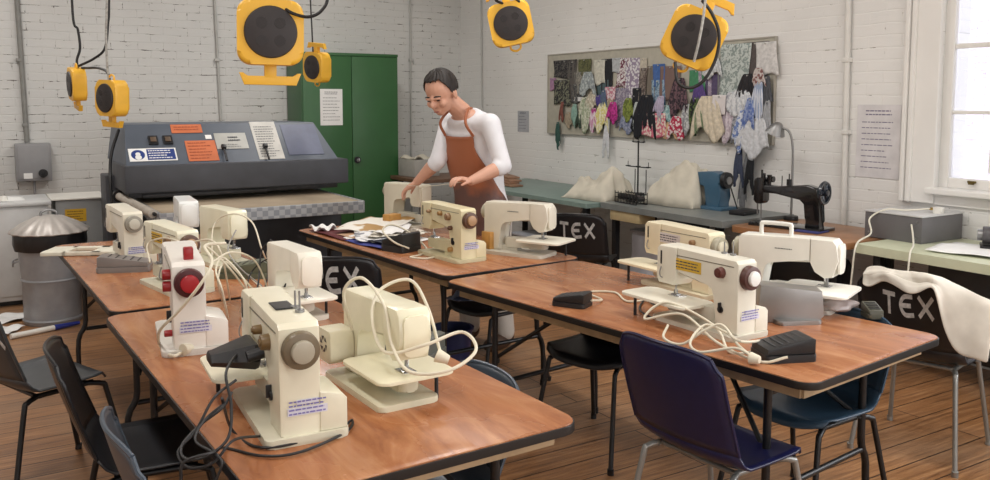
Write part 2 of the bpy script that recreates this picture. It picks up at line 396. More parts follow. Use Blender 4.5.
# ------------------------------------------------------------------ plastic shell chairs
def chair_profile(u, v, sh, th, w=.44):
    """u -1..1 across, v 0..1 seat front to back edge, 1..2 up the backrest; chair faces +X"""
    if v <= 1:
        x = .20 - .40 * v; z = sh - .012 * math.sin(math.pi * v) - (.03 * (1 - v / .12) ** 2 if v < .12 else 0)
        z += .022 * abs(u) ** 3 * (1 - v ** 4); hw = w / 2 * (1 - .05 * v); x += .035 * u * u * v ** 3
        if v < .25: x -= .05 * (1 - v / .25) * abs(u) ** 3; hw *= 1 - .10 * (1 - v / .25) ** 2
        if v > .8: z += .06 * ((v - .8) / .2) ** 2
    else:
        k = v - 1; x = -.20 - .035 * math.sin(k * 1.4) - .06 * k + .035 * u * u; z = sh + .06 + (th - sh - .06) * k
        hw = w / 2 * (.95 - .02 * k)
        if k > .72: hw *= math.sqrt(max(0.0, 1 - ((k - .72) / .28) ** 2 * .28))
        if k > .85: z -= .02 * abs(u) ** 4
    return Vector((x, u * hw, z))
def chair(label, c, rz, shell, leg, sh=.44, th=.78, w=.44, tex=None, group=None, wobble=0, paint=None):
    t = thing('plastic_chair', label, 'chair', (c[0], c[1], 0), rz, group)
    b = NB(); grid(b, lambda i, j: chair_profile(i * 2 - 1, j * 1.0, sh, th, w), 12, 12); solid(obj('seat', b, shell, t), .007)
    b = NB(); grid(b, lambda i, j: chair_profile(i * 2 - 1, 1 + j, sh, th, w), 12, 14)
    o = solid(obj('backrest', b, shell, t), .007)
    b = NB()          # rolled rim round the back
    for s in (-1, 1):
        pts = [chair_profile(s, 1 + k / 10, sh, th, w) for k in range(0, 11)]
        tube(b, pts, .006, 6, 2)
    tube(b, [chair_profile(k / 6 - 1, 2, sh, th, w) for k in range(13)], .006, 6, 2)
    obj('rim', b, shell, t)
    for s in (-1, 1):
        for f in (-1, 1):
            top = (f * .10, s * .155, sh - .028); kn = (f * .15, s * .175, sh - .04)
            b = NB(); tube(b, [top, kn, (f * .165, s * .18, sh - .08), (f * .235, s * .215, .012)], .0105, 10, 3)
            cyl(b, (f * .235, s * .215, 0), (f * .238, s * .216, .025), .014, seg=10); obj('leg', b, leg, t)
    b = NB()
    for s in (-1, 1): cyl(b, (-.12, s * .155, sh - .028), (.12, s * .155, sh - .028), .0105, seg=10)
    for x in (-.1, .1): cyl(b, (x, -.155, sh - .03), (x, .155, sh - .03), .009, seg=10)
    obj('seat_frame', b, leg, t)
    if tex:
        strokes = {'T': [[(-.5, 1), (.5, .95)], [(0, .97), (-.05, 0)]], 'E': [[(.45, .95), (-.2, .9), (-.5, .5), (-.2, .08), (.5, .1)], [(-.45, .5), (.3, .52)]],
                   'X': [[(-.5, 1), (.5, 0)], [(.55, 1), (-.5, .05)]]}
        b = NB(); h = tex[2]; k0 = tex[0]
        for n, ch in enumerate('TEX'):
            for st in strokes[ch]:
                pts = smooth_path([(p[0], p[1], 0) for p in st], 5)
                prev = None
                for q in range(len(pts)):
                    d = (pts[min(q + 1, len(pts) - 1)] - pts[max(q - 1, 0)]).normalized(); nn = Vector((-d.y, d.x, 0)) * .11
                    pr = []
                    for sg in (-1, 1):
                        a = pts[q] + nn * sg
                        u = tex[1] + (n - 1) * tex[3] + a.x * tex[3] * .72; kk = k0 + a.y * h
                        # rear of the chair is seen from -X: reading direction runs from +Y to -Y
                        v = chair_profile(max(-1, min(1, -u)), 1 + kk, sh, th, w); pr.append(b.verts.new(v + Vector((-.0055, 0, 0))))
                    if prev: b.faces.new((prev[0], prev[1], pr[1], pr[0]))
                    prev = pr
        obj('painted_lettering', b, paint, t, smooth=False)
    return t
M_navy = mat('navy_plastic', (24, 26, 66), .32, var=.05, scale=30)
M_slate = mat('slate_grey_plastic', (70, 80, 92), .36, var=.05, scale=30)
M_teal = mat('slate_blue_plastic', (50, 74, 94), .36, var=.05, scale=30)
M_grey = mat('charcoal_plastic', (58, 62, 66), .36, var=.05, scale=30)
M_dark = mat('black_shell_plastic', (28, 29, 33), .36, var=.05, scale=30)
M_chalk = mat('chalk_white_paint', (200, 200, 198), .8, var=.15, scale=60)
chair('navy blue plastic chair with grey tube legs pushed to the right front table', (2.03, 1.93), 4, M_navy, M_greyleg, .44, .82, w=.45)
chair('slate blue plastic chair with black legs under the bare end of the right front table', (2.60, 2.05), 182, M_teal, M_black, .43, .74, w=.42)
chair('black plastic chair lettered TEX with white jacket over it, before the pale bench', (3.57, 2.19), 14, M_dark, M_greyleg, .44, .82, tex=(.44, .04, .30, .35), paint=M_chalk)
chair('dark plastic chair under the long near side of the right front table, nobody seated', (2.36, 2.95), 196, M_dark, M_black, .44, .685)
chair('dark plastic chair under the table where the man works, blue and white bundle on it', (2.40, 3.98), 190, M_dark, M_black, .44, .685)
chair('black plastic chair lettered TEX between the two rows of tables, behind the white sewing machine', (1.58, 4.0), 55, M_dark, M_black, .44, .82, tex=(.44, -.05, .40, .42), paint=M_chalk)
chair('black plastic chair lettered TEX by the green-grey bench under the pin board', (3.66, 4.80), 40, M_dark, M_black, .44, .79, tex=(.42, .05, .36, .42), paint=M_chalk)
chair('charcoal plastic chair lettered in white, cut off by the left edge of the photo', (.20, 3.84), 22, M_grey, M_black, .44, .80, tex=(.45, .36, .36, .42), paint=M_chalk)
chair('black plastic chair seen side-on at the left of the front table, charcoal chair behind it', (.45, 2.86), -6, M_dark, M_black, .44, .80)
chair('slate grey plastic chair back at the bottom left corner, nearest chair to the camera', (.52, 2.10), 0, M_slate, M_black, .44, .80)
chair('slate grey plastic chair at the right of the left front table, only its rim showing', (1.055, 2.20), 180, M_slate, M_greyleg, .42, .72)

# white jacket draped over the TEX chair
def jacket():
    t = thing('jacket', 'crumpled off-white jacket draped over the right side of the TEX chair by the pale bench', 'jacket', (3.57, 2.19, .4), 14)
    m = mat('offwhite_cloth', (222, 216, 204), .85, var=.05, scale=14)
    def fold(x, y): return .007 * math.sin(x * 9 + y * 2.3) + .005 * math.sin(y * 7 + x * 5) + .004 * math.sin(x * 23 + y * 3)
    def f(i, j):      # i along the chair's top edge from its left end, j across from outer hem to inner hem
        u = .95 - i * 2.45; k = j * 2 - 1
        base = chair_profile(max(-1, min(1, u)), 1.98, .44, .82)
        w_ = min(1, max(0, (i - .70) / .20)); w_ = w_ * w_ * (3 - 2 * w_); out = .055 + .20 * w_ + .02 * math.sin(i * 17); inn = .06 + .16 * w_
        over = max(0, -1 - u)
        a = abs(k) ** 1.3
        x = base.x + (-.020 - .06 * a * i if k < 0 else .020 + .05 * a) * min(1, abs(k) * 5) + fold(i * 2, k)
        z = base.z - .4 + .022 - (out if k < 0 else inn) * a - over * .12 + fold(k, i * 2) * .7
        y = base.y - over * .34 + .02 * a * math.sin(i * 9)
        return Vector((x, y, z))
    b = NB(); grid(b, f, 30, 24); sub(solid(obj('body', b, m, t), .008)) 
    def g(i, j):
        a = i * 2 * math.pi; z = .34 - j * .25
        return Vector((-.275 + .08 * j + .035 * math.cos(a) + fold(i * 2, j) * .8, -.225 - .035 * j + (.045 + .02 * j) * math.sin(a) + fold(j * 2, i), z + .01 * math.sin(a * 2)))
    return t
jacket()

# ------------------------------------------------------------------ green cupboard
def cupboard():
    t = thing('green_cupboard', 'tall dark green steel double-door cupboard against the far wall', 'cupboard', (3.375, 8.62, 0), 0)
    m = mat('green_enamel', (52, 98, 56), .38, var=.04, scale=4); md = mat('green_enamel_side', (50, 94, 54), .4, var=.04, scale=4)
    b = NB(); box(b, (0, .02, 1.02), (1.06, .46, 2.04), .006); obj('body', b, md, t)
    for s in (-1, 1):
        b = NB(); box(b, (s * .262, -.22, 1.035), (.518, .022, 1.95), .004); d = obj('door', b, m, t)
        if s == 1:
            b = NB(); cyl(b, (.05, -.23, .94), (.05, -.245, .94), .036, seg=20); obj('lock_plate', b, M_blackp, d)
            b = NB(); cyl(b, (.05, -.24, .94), (.05, -.265, .94), .018, seg=16); box(b, (.05, -.27, .94), (.008, .02, .03), .002); obj('lock_handle', b, M_chrome, d)
    b = NB(); box(b, (0, -.212, 2.03), (1.06, .03, .03), .004); obj('top_rail', b, m, t)
cupboard()
def notice(name, label, origin, ax, w, h, paper=M_paper, rows=10, seed=3, th=.0016, ink=M_ink, rz=None, tilt=0, cat='notice', heads=True):
    """sheet with its own thickness on a wall. ax 'x': faces -Y; 'y': faces -X"""
    t = thing(name, label, cat, origin)
    t.rotation_euler = (R(tilt), 0, 0 if ax == 'x' else R(-90))
    b = NB(); box(b, (0, -th / 2, 0), (w, th, h)); obj('sheet', b, paper, t, smooth=False)
    M = Matrix.Translation((0, -th - .0006, 0)) @ XZ
    b = NB(); lines(b, -w * .38, w * .38, -h * .4, h * .3, rows, h * .007 + .002, M, seed)
    if heads: lines(b, -w * .3, w * .3, h * .34, h * .44, 2, h * .012 + .002, M, seed + 9, .1)
    obj('print', b, ink, t, smooth=False)
    return t
notice('door_notice', 'white printed sheet taped to the left door of the green cupboard', (3.15, 8.388, 1.49), 'x', .24, .37, rows=8, seed=5)
notice('wall_notice', 'large laminated printed sheet on the right wall between the pipe and the window', (4.947, 3.41, 1.29), 'y', .31, .47, rows=9, seed=8, ink=mat('violet_ink', (120, 112, 140), .7), paper=mat('laminate', (222, 219, 220), .3))
notice('wall_notice', 'small faded grey sheet on the right wall behind the man', (4.947, 7.55, 1.34), 'y', .21, .22, rows=5, seed=2, paper=mat('faded_sheet', (176, 178, 184), .6))

# ------------------------------------------------------------------ electric switch box
def switch_box():
    t = thing('switch_box', 'grey metal electric switch box on the far wall with black rotary handle', 'switch box', (.46, 8.82, 1.00), 0)
    m = mat('grey_enamel', (150, 150, 152), .4, var=.03)
    b = NB(); box(b, (0, 0, 0), (.29, .14, .34), .012); obj('case', b, m, t)
    b = NB(); box(b, (0, -.075, .005), (.25, .012, .30), .004); obj('cover', b, m, t)
    b = NB(); cyl(b, (.07, -.08, -.10), (.07, -.10, -.10), .038); box(b, (.07, -.11, -.10), (.02, .02, .075), .005); obj('rotary_handle', b, M_blackp, t)
    b = NB(); box(b, (-.05, -.082, -.12), (.07, .002, .05)); obj('label_plate', b, M_paper, t, False)
    b = NB(); cyl(b, (0, 0, -.17), (0, 0, -.34), .011, seg=10); obj('conduit_stub', b, m, t)
switch_box()

# ------------------------------------------------------------------ blue-grey beam press
def press():
    t = thing('cutting_press', 'wide blue-grey beam cutting press with notices on its hood and a steel-edged cutting board', 'press machine', (1.65, 6.4, 0), 0)
    m = mat('press_blue_grey', (84, 92, 104), .45, var=.07, scale=5); md = mat('press_dark_grey', (66, 68, 74), .5, var=.12, scale=6)
    b = NB()   # sloping hood
    prof = [(.0, 1.10), (.28, 1.38), (.95, 1.38), (.95, 1.10)]
    for xa, xb, o0, o1 in ((-.75, .80, 0, 0),):
        lo = [b.verts.new((xa + (.0 if z < 1.2 else .04), y, z)) for y, z in prof]; hi = [b.verts.new((xb - (0 if z < 1.2 else .10), y, z)) for y, z in prof]
        b.faces.new(lo); b.faces.new(hi[::-1])
        for k in range(4): b.faces.new((lo[k], hi[k], hi[(k + 1) % 4], lo[(k + 1) % 4]))
    obj('hood', b, m, t, smooth=False)
    b = NB(); box(b, (.045, .30, 1.005), (1.63, .74, .19), .012); obj('beam', b, md, t)
    b = NB(); box(b, (.03, .32, .895), (1.54, .62, .05), .01); box(b, (-.2, .02, .88), (.9, .05, .03), .01); obj('platen', b, mat('platen_iron', (60, 60, 62), .5, .5, var=.15), t)
    for x in (-.78, .78):
        b = NB(); box(b, (x, .62, .60), (.10, .28, .80), .01); obj('column', b, md, t)
    b = NB(); box(b, (.0, .25, .38), (1.46, 1.0, .76), .02); obj('base', b, mat('press_base', (44, 46, 52), .5, var=.1), t)
    b = NB(); box(b, (.04, .06, .815), (1.38, 1.40, .03), .003); obj('cutting_board', b, mat('worn_board', (168, 152, 130), .7, var=.12, scale=3), t)
    mt = bpy.data.materials.new('engine_turned_steel'); mt.use_nodes = True; N, L, p = nodes(mt)
    tc = N.new('ShaderNodeTexCoord'); vo = N.new('ShaderNodeTexChecker'); vo.inputs['Scale'].default_value = 26
    vo.inputs['Color1'].default_value = lin((176, 178, 180)); vo.inputs['Color2'].default_value = lin((146, 149, 153)); L.new(tc.outputs['Object'], vo.inputs[0]); L.new(vo.outputs['Color'], p.inputs['Base Color'])
    p.inputs['Metallic'].default_value = .6; p.inputs['Roughness'].default_value = .45
    b = NB(); box(b, (.04, -.655, .79), (1.40, .03, .085), .004); box(b, (.735, .05, .79), (.03, 1.40, .085), .004); box(b, (-.655, .05, .79), (.03, 1.4, .085), .004); obj('tray_edge', b, mt, t, False)
    b = NB(); cyl(b, (-.69, -.62, .83), (-.76, .30, .86), .028); obj('roller', b, mat('pale_roller', (190, 182, 170), .5), t)
    b = NB(); cyl(b, (-.685, -.66, .83), (-.683, -.62, .83), .012); cyl(b, (-.76, .30, .86), (-.763, .35, .862), .045); obj('roller_bracket', b, M_black, t)
    b = NB(); tube(b, [(-.74, .36, 1.34), (-.82, .2, 1.15), (-.84, .1, .9), (-.82, .1, .4)], .011, 8, 4); obj('hydraulic_hose', b, M_black, t)
    # switches, levers and plates on the sloped hood face
    S = Matrix.Translation((.02, .0, 1.10)) @ Matrix.Rotation(math.atan2(.28, .28) * -1, 4, 'X')
    def plate(name, xa, xb, za, zb, mt_, th=.003):
        b = NB(); box(b, ((xa + xb) / 2, -th / 2 - .001, (za + zb) / 2), (xb - xa, th, zb - za)); bmesh.ops.transform(b, matrix=S, verts=b.verts); return obj(name, b, mt_, t, False)
    def plines(par, xa, xb, za, zb, n, mt_, seed, th=.006):
        b = NB(); lines(b, xa, xb, za, zb, n, th, S @ Matrix.Translation((0, -.0065, 0)) @ XZ, seed); obj('print', b, mt_, par, False)
    orange = mat('orange_card', (205, 112, 68), .6); navy = mat('sign_blue', (38, 62, 130), .4); w = M_paper
    oi = mat('dark_orange_ink', (150, 66, 40), .7)
    p1 = plate('orange_notice', -.42, -.20, .30, .385, orange); plines(p1, -.40, -.22, .32, .37, 2, oi, 1)
    p2 = plate('orange_notice', -.345, -.13, .02, .22, orange); plines(p2, -.33, -.15, .03, .21, 6, oi, 2)
    p3 = plate('mandatory_sign', -.74, -.42, .035, .155, w)
    q = plate('blue_panel', -.62, -.43, .045, .145, navy, .0045); plines(p3, -.61, -.45, .05, .14, 4, M_paper, 4, .008)
    b = NB(); cyl(b, (-.68, -.005, .095), (-.68, -.001, .095), .046, seg=24); bmesh.ops.transform(b, matrix=S, verts=b.verts); obj('blue_roundel', b, navy, p3)
    b = NB(); cyl(b, (-.68, -.007, .10), (-.68, -.004, .10), .017, seg=16); cyl(b, (-.68, -.007, .07), (-.68, -.004, .07), .022, seg=16); bmesh.ops.transform(b, matrix=S, verts=b.verts); obj('white_figure', b, w, p3)
    p4 = plate('maker_plate', -.125, .11, .13, .29, mat('alu_plate', (176, 176, 170), .4)); plines(p4, -.03, .06, .20, .26, 2, M_ink, 5, .012); plines(p4, -.09, .07, .14, .18, 2, M_ink, 6, .004)
    p5 = plate('instruction_sheet', .165, .36, .015, .405, mat('sheet_grey', (206, 204, 198), .6)); plines(p5, .185, .34, .03, .36, 13, M_ink, 7)
    p6 = plate('access_panel', .40, .68, .05, .37, mat('panel_blue', (96, 102, 124), .5))
    for x in (-.56, -.46):
        s_ = plate('rocker_switch', x - .032, x + .032, .19, .27, M_blackp, .012); b = NB(); box(b, (x, -.016, .23), (.04, .008, .045), .003); bmesh.ops.transform(b, matrix=S, verts=b.verts); obj('rocker', b, mat('brown_switch', (92, 74, 58), .5), s_)
    plate('small_label', -.19, -.145, .235, .275, M_paper)
    for x in (-.085, .225):
        b = NB(); cyl(b, (x, -.03, .12), (x, -.03, -.01), .008); box(b, (x, -.032, .125), (.034, .03, .035), .006); bmesh.ops.transform(b, matrix=S, verts=b.verts); obj('lever', b, M_blackp, t)
press()

# ------------------------------------------------------------------ dustbin, white cabinet
def dustbin():
    t = thing('dustbin', 'galvanised metal dustbin with ribbed domed lid and black liner, left of the tables', 'dustbin', (.43, 6.72, 0), 0)
    m = mat('galvanised', (158, 160, 164), .45, .3, var=.1, scale=8)
    b = NB(); lathe(b, [(.185, 0), (.19, .01), (.195, .03), (.185, .04), (.188, .3), (.196, .31), (.188, .32), (.205, .56), (.21, .60), (.19, .60), (.17, .02)], 40); obj('bin_body', b, m, t)
    b = NB(); lathe(b, [(.225, .52), (.235, .56), (.232, .63), (.215, .645), (.2, .63), (.215, .60)], 36, ribs=(11, .02)); obj('bin_liner', b, mat('bin_bag', (28, 28, 30), .35), t)
    b = NB(); lathe(b, [(.245, .635), (.252, .642), (.245, .655), (.18, .70), (.09, .745), (.02, .755)], 96, ribs=(16, .03)); obj('lid', b, mat('lid_metal', (196, 190, 184), .45, .35, var=.08), t)
    b = NB(); tube(b, [(-.05, 0, .745), (-.045, 0, .775), (0, 0, .79), (.045, 0, .775), (.05, 0, .745)], .009, 8, 4); obj('lid_handle', b, M_steel, t)
    for s in (-1, 1):
        b = NB(); tube(b, [(s * .2, -.05, .45), (s * .23, -.05, .44), (s * .235, 0, .41), (s * .23, .05, .44), (s * .2, .05, .45)], .006, 8, 4); obj('side_handle', b, M_steel, t)
dustbin()
def cabinet():
    t = thing('white_cabinet', 'low white enamelled cabinet at the far left behind the dustbin', 'cabinet', (-.02, 7.62, 0), 0)
    m = mat('white_enamel', (206, 207, 206), .35, var=.03)
    b = NB(); box(b, (0, 0, .40), (.98, .56, .72), .012); obj('body', b, m, t)
    b = NB(); box(b, (0, -.01, .775), (1.02, .60, .03), .01); obj('worktop', b, m, t)
    for s in (-1, 1):
        b = NB(); box(b, (s * .243, -.285, .41), (.478, .018, .66), .005); d = obj('door', b, m, t)
        b = NB(); box(b, (s * .04, -.30, .60), (.014, .02, .12), .004); obj('handle', b, M_steel, d)
    b = NB(); box(b, (0, .02, .02), (.92, .5, .04)); obj('plinth', b, M_black, t)
cabinet()
def meter():
    t = thing('grey_unit', 'grey upright metal unit with a yellow sticker beside the white cabinet', 'unit', (.69, 7.62, 0), 0)
    m = mat('unit_grey', (158, 160, 160), .45, var=.03)
    b = NB(); box(b, (0, 0, .39), (.34, .46, .78), .012); obj('casing', b, m, t)
    b = NB(); box(b, (-.03, -.232, .66), (.15, .003, .10)); obj('warning_sticker', b, mat('sticker_yellow', (222, 176, 42), .5), t, False)
    b = NB(); box(b, (-.03, -.232, .57), (.14, .003, .05)); obj('label_strip', b, mat('grey_label', (120, 122, 128), .5), t, False)
    b = NB(); lines(b, -.09, .03, .62, .70, 4, .006, Matrix.Translation((0, -.2345, 0)) @ XZ, 3); obj('sticker_print', b, mat('brown_ink', (120, 84, 30), .6), t, False)
    b = NB(); box(b, (0, -.01, .79), (.40, .5, .012), .004); obj('lid', b, M_whitep, t)
meter()
t = thing('grey_board', 'grey sheet metal board leaning between the grey unit and the press', 'board', (.98, 7.45, 0), -12)
b = NB(); box(b, (0, 0, .39), (.30, .02, .78), .003, rot=(-6, 0, 0)); obj('panel', b, mat('leaning_grey', (150, 152, 152), .5), t)
b = NB(); box(b, (0, .0, .755), (.30, .03, .02), .003, rot=(-6, 0, 0)); obj('folded_edge', b, mat('leaning_grey', (150, 152, 152), .5), t)
b = NB(); grid(b, lambda i, j: Vector((-.1 + i * .42, 7.42 + j * .3, .792 + .02 * math.sin(i * 3.1) * j + .006 * math.sin(j * 9 + i * 4))), 12, 8)
tag(solid(obj('paper_sheet', b, M_paper, None), .0015), 'curling white sheet lying on top of the white cabinet', 'paper')
t = thing('tap_knob', 'small white plastic cup upside down on the edge of the white cabinet', 'cup', (.18, 7.50, .79)); 
b = NB(); lathe(b, [(.03, 0), (.03, .004), (.022, .035), (.008, .04)], 16); obj('cup_body', b, M_whitep, t)
t['label'] = 'small white upturned cup on the front edge of the white cabinet top'; t.name = 'upturned_cup'

# ------------------------------------------------------------------ benches along the right wall
def bench(name, label, c, sx, sy, top, topm, legm, thick=.035, rz=0, shelf=True, th=None, round_=.01):
    t = thing(name, label, 'workbench', (c[0], c[1], 0), rz)
    b = NB(); prism(b, rrect(sx, sy, round_), top - thick, top, .003); obj('worktop', b, topm, t)
    for s in (-1, 1):
        for f in (-1, 1):
            b = NB(); box(b, (f * (sx / 2 - .08), s * (sy / 2 - .10), (top - thick) / 2), (.045, .045, top - thick), .003); obj('leg', b, legm, t)
    b = NB()
    for s in (-1, 1): box(b, (0, s * (sy / 2 - .10), .10), (sx - .2, .04, .04), .003)
    box(b, (0.05, 0, .14), (.05, sy - .22, .04), .003); obj('stretcher', b, legm, t)
    return t
M_benchgrey = mat('bench_grey_green', (128, 138, 134), .4, var=.05)
M_cream_top = mat('pale_green_top', (206, 210, 182), .4, var=.03)
t = bench('sewing_bench', 'green-grey topped sewing bench in the corner under the left of the pin board', (4.46, 6.33), .86, 2.14, .755, mat('bench_green', (120, 140, 134), .4), M_black)
b = NB(); tube(b, [(-.36, -.95, .72), (-.40, -.45, .02)], .014, 8, 1); obj('slanted_brace', b, M_steel, t)
t = bench('sewing_bench', 'grey industrial sewing bench with drawer under the thread stand', (4.50, 4.60), .70, 1.28, .765, mat('bench_grey', (118, 122, 120), .35), M_black, .045)
b = NB(); box(b, (-.26, .36, .68), (.16, .34, .075), .01); obj('drawer', b, mat('drawer_tan', (176, 158, 120), .6), t)
b = NB(); box(b, (.0, .1, .52), (.26, .34, .28), .03); cyl(b, (-.02, -.16, .50), (-.02, -.10, .50), .13, bev=.01); obj('motor_unit', b, M_blackp, t)
b = NB(); box(b, (-.05, 0, .16), (.30, .5, .03), .01); obj('treadle', b, M_black, t)
t = bench('sewing_bench', 'brown wood-topped sewing bench carrying the black antique machine', (4.52, 3.515), .66, .87, .74, mat('brown_top', (158, 112, 76), .35, var=.12, scale=5), M_black, .04, rz=0, round_=.06)
b = NB(); box(b, (.0, .1, .50), (.24, .30, .26), .04); cyl(b, (-.02, -.20, .48), (-.02, -.05, .48), .12, bev=.01); obj('motor_unit', b, M_blackp, t)
b = NB(); box(b, (-.08, 0, .17), (.32, .45, .03), .01); obj('treadle', b, M_black, t)
t = bench('long_bench', 'pale green-white long bench below the window', (4.575, 1.85), .70, 2.36, .745, M_cream_top, M_black, .05)
b = NB(); box(b, (.10, 0, .30), (.40, 2.1, .03), .005); obj('lower_shelf', b, M_black, t)
b = NB(); box(b, (.2, .0, .42), (.03, 2.14, .50), .004); obj('back_panel', b, mat('panel_charcoal', (82, 82, 84), .6), t)
# white storage boxes under the grey bench
def storage(label, c, s, rz=0, m=None):
    t = thing('storage_box', label, 'box', c, rz, 'boxes under the benches')
    b = NB(); box(b, (0, 0, s[2] / 2), s, .012); obj('box_body', b, m or mat('frosted_box', (188, 190, 198), .4), t)
    b = NB(); box(b, (0, 0, s[2] + .008), (s[0] + .02, s[1] + .02, .02), .006); obj('box_lid', b, mat('box_lid_grey', (160, 162, 170), .4), t)
storage('pale grey storage box under the grey bench, upper of two', (4.55, 4.95, .315), (.36, .34, .22))
storage('pale grey storage box on the floor under the grey bench', (4.55, 4.95, 0), (.38, .36, .28))
storage('grey storage box on the floor under the green-grey bench, left of the TEX chair', (4.30, 6.2, 0), (.40, .5, .36), m=mat('box_grey_dark', (96, 94, 92), .5))

# ------------------------------------------------------------------ sewing machines
def shade(c, k): return tuple(min(255, v * k) for v in c)
M_needle = mat('bright_steel', (205, 205, 205), .2, 1, var=.02)
M_lblue = mat('label_violet', (120, 114, 176), .6)
def machine(label, c, rz, col=(226, 220, 198), z=TZ, name='sewing_machine', wheel='brown', ext=None, handle=False, rear_box=True, motor=None,
            arm_sticker=None, side_label=True, dials=(), red=False, light=False, top_panel=False, sc=1.0, spool=False, base_t=.018, slopehead=False,
            vents=False, cover='plain', logo=False, lower_rib=True):
    """column and handwheel at +X, head at -X, operator side -Y"""
    t = thing(name, label, 'sewing machine', (c[0], c[1], z), rz, 'sewing machines on the tables')
    t.scale = (sc, sc, sc)
    key = 'enamel_%d_%d_%d' % col; m = mat(key, col, .34, var=.035, scale=9, coat=.2)
    mb = mat(key + '_base', shade(col, .93), .4, var=.06, scale=9)
    b = NB(); prism(b, rrect(.40, .19, .018), 0, base_t, .004); obj('base_plate', b, mb, t)
    b = NB()
    for x in (-.17, .17):
        for y in (-.07, .07): cyl(b, (x, y, -.0005), (x, y, .004), .009, seg=10)
    # free arm bed
    b = NB(); prism(b, rrect(.25, .062, .02), base_t + .018, .086, .01, Matrix.Translation((-.055, -.012, 0))); box(b, (.04, -.012, base_t + .012), (.10, .05, .03), .004); obj('free_arm', b, mb, t)
    b = NB(); box(b, (-.145, -.014, .0875), (.055, .045, .003), .001); obj('needle_plate', b, M_needle, t)
    # body: column + arm as one C-shaped casting
    r = .02
    prof = [(.19, base_t), (.19, .262), (.178, .274), (-.10, .280), (-.10, .185), (.055, .178), (.078, .165), (.088, .140), (.088, base_t)]
    b = NB(); prism(b, prof, -.062, .032, .009, XZ); obj('body', b, m, t)
    if slopehead:
        hp = [(-.10, .280), (-.185, .279), (-.20, .262), (-.208, .20), (-.188, .135), (-.155, .128), (-.118, .15), (-.10, .185)]
    else:
        hp = [(-.10, .280), (-.19, .280), (-.203, .268), (-.205, .16), (-.192, .137), (-.12, .137), (-.10, .16)]
    b = NB(); prism(b, hp, -.066, .036, .010, XZ); obj('head', b, m, t)
    b = NB(); prism(b, rrect(.078, .115, .018, cx=-.015, cy=.205), -.212, -.203, .004, YZ); obj('face_plate', b, mat(key + '_face', shade(col, 1.04), .3, var=.02), t)
    if rear_box:
        b = NB(); prism(b, [(.028, base_t), (.092, base_t), (.092, .088), (.08, .10), (.028, .112)], .045, .192, .006, YZ); obj('motor_housing', b, m, t)
    # seam between top cover and body, a thin darker strip
    b = NB(); box(b, (.02, -.0625, .252), (.30, .0025, .0025)); obj('cover_seam', b, mat('seam_line', (120, 114, 98), .7), t, False)
    wc = {'brown': ((92, 62, 44), (176, 140, 104)), 'white': ((84, 50, 44), (232, 230, 224)), 'tan': ((112, 98, 76), (166, 158, 140)), 'grey': ((150, 146, 134), (196, 192, 178)), 'red': ((70, 14, 18), (158, 26, 34)), 'cream': ((170, 164, 144), (216, 210, 188)), 'black': ((30, 28, 30), (190, 188, 180))}[wheel]
    b = NB(); cyl(b, (.19, -.015, .215), (.214, -.015, .215), .043, .041, 32, .004); w = obj('handwheel', b, mat('wheel_' + wheel, wc[0], .4), t)
    b = NB(); cyl(b, (.214, -.015, .215), (.226, -.015, .215), .027, .025, 28, .003); w2 = obj('wheel_hub', b, mat('hub_' + wheel, wc[1], .35), w)
    b = NB(); cyl(b, (-.145, -.02, .096), (-.145, -.02, .145), .0035, seg=8); cyl(b, (-.145, -.02, .0885), (-.145, -.02, .10), .0015, seg=6); obj('needle_bar', b, M_needle, t)
    b = NB(); cyl(b, (-.158, -.008, .10), (-.158, -.008, .145), .004, seg=8); box(b, (-.150, -.016, .093), (.03, .022, .004), .001); box(b, (-.156, -.010, .102), (.012, .012, .014), .002); obj('presser_foot', b, M_steel, t)
    b = NB(); tube(b, [(-.175, -.069, .20), (-.175, -.076, .18), (-.172, -.076, .165), (-.165, -.070, .16)], .002, 6, 3); obj('thread_guide', b, M_steel, t)
    b = NB(); box(b, (-.178, -.0668, .235), (.006, .0025, .05)); obj('take_up_slot', b, M_blackp, t, False)
    if spool:
        for k, x in enumerate((.06, .10)):
            b = NB(); cyl(b, (x, .01, .272), (x, .01, .325 if k else .318), .0025, seg=8); cyl(b, (x, .01, .276), (x, .01, .282), .011, seg=14); obj('spool_pin', b, M_steel, t)
    for (dx, dz, dr, dc) in dials:
        b = NB(); cyl(b, (dx, -.060, dz), (dx, -.082, dz), dr, dr * .85, 22, .002); cyl(b, (dx, -.082, dz), (dx, -.085, dz), dr * .45, seg=14)
        obj('dial', b, mat('dial_%d' % dc[0], dc, .4), t)
    b = NB(); box(b, (.115, -.068, .105), (.006, .014, .03), .002); cyl(b, (.115, -.062, .095), (.115, -.067, .095), .012, seg=14); obj('reverse_lever', b, M_blackp, t)
    if side_label:
        b = NB(); box(b, (.1918, .0, .075), (.0015, .09, .018)); box(b, (.1918, .0, .096), (.0015, .05, .01)); o_ = obj('label_strip', b, mat('pale_label', (214, 212, 222), .6), t, False)
        b = NB(); lines(b, -.042, .042, .066, .102, 4, .0035, Matrix.Translation((.1932, 0, 0)) @ YZ, int(abs(c[0] * 100)), .1); obj('label_print', b, M_lblue, o_, False)
    if arm_sticker:
        b = NB(); box(b, (-.045, -.0632, .222), (.13, .0015, .042)); s_ = obj('arm_sticker', b, mat('sticker_%d' % arm_sticker[0], arm_sticker, .55), t, False)
        b = NB(); lines(b, -.103, .013, .206, .238, 3, .004, Matrix.Translation((0, -.0646, 0)) @ XZ, 5, .1); obj('sticker_print', b, M_ink, s_, False)
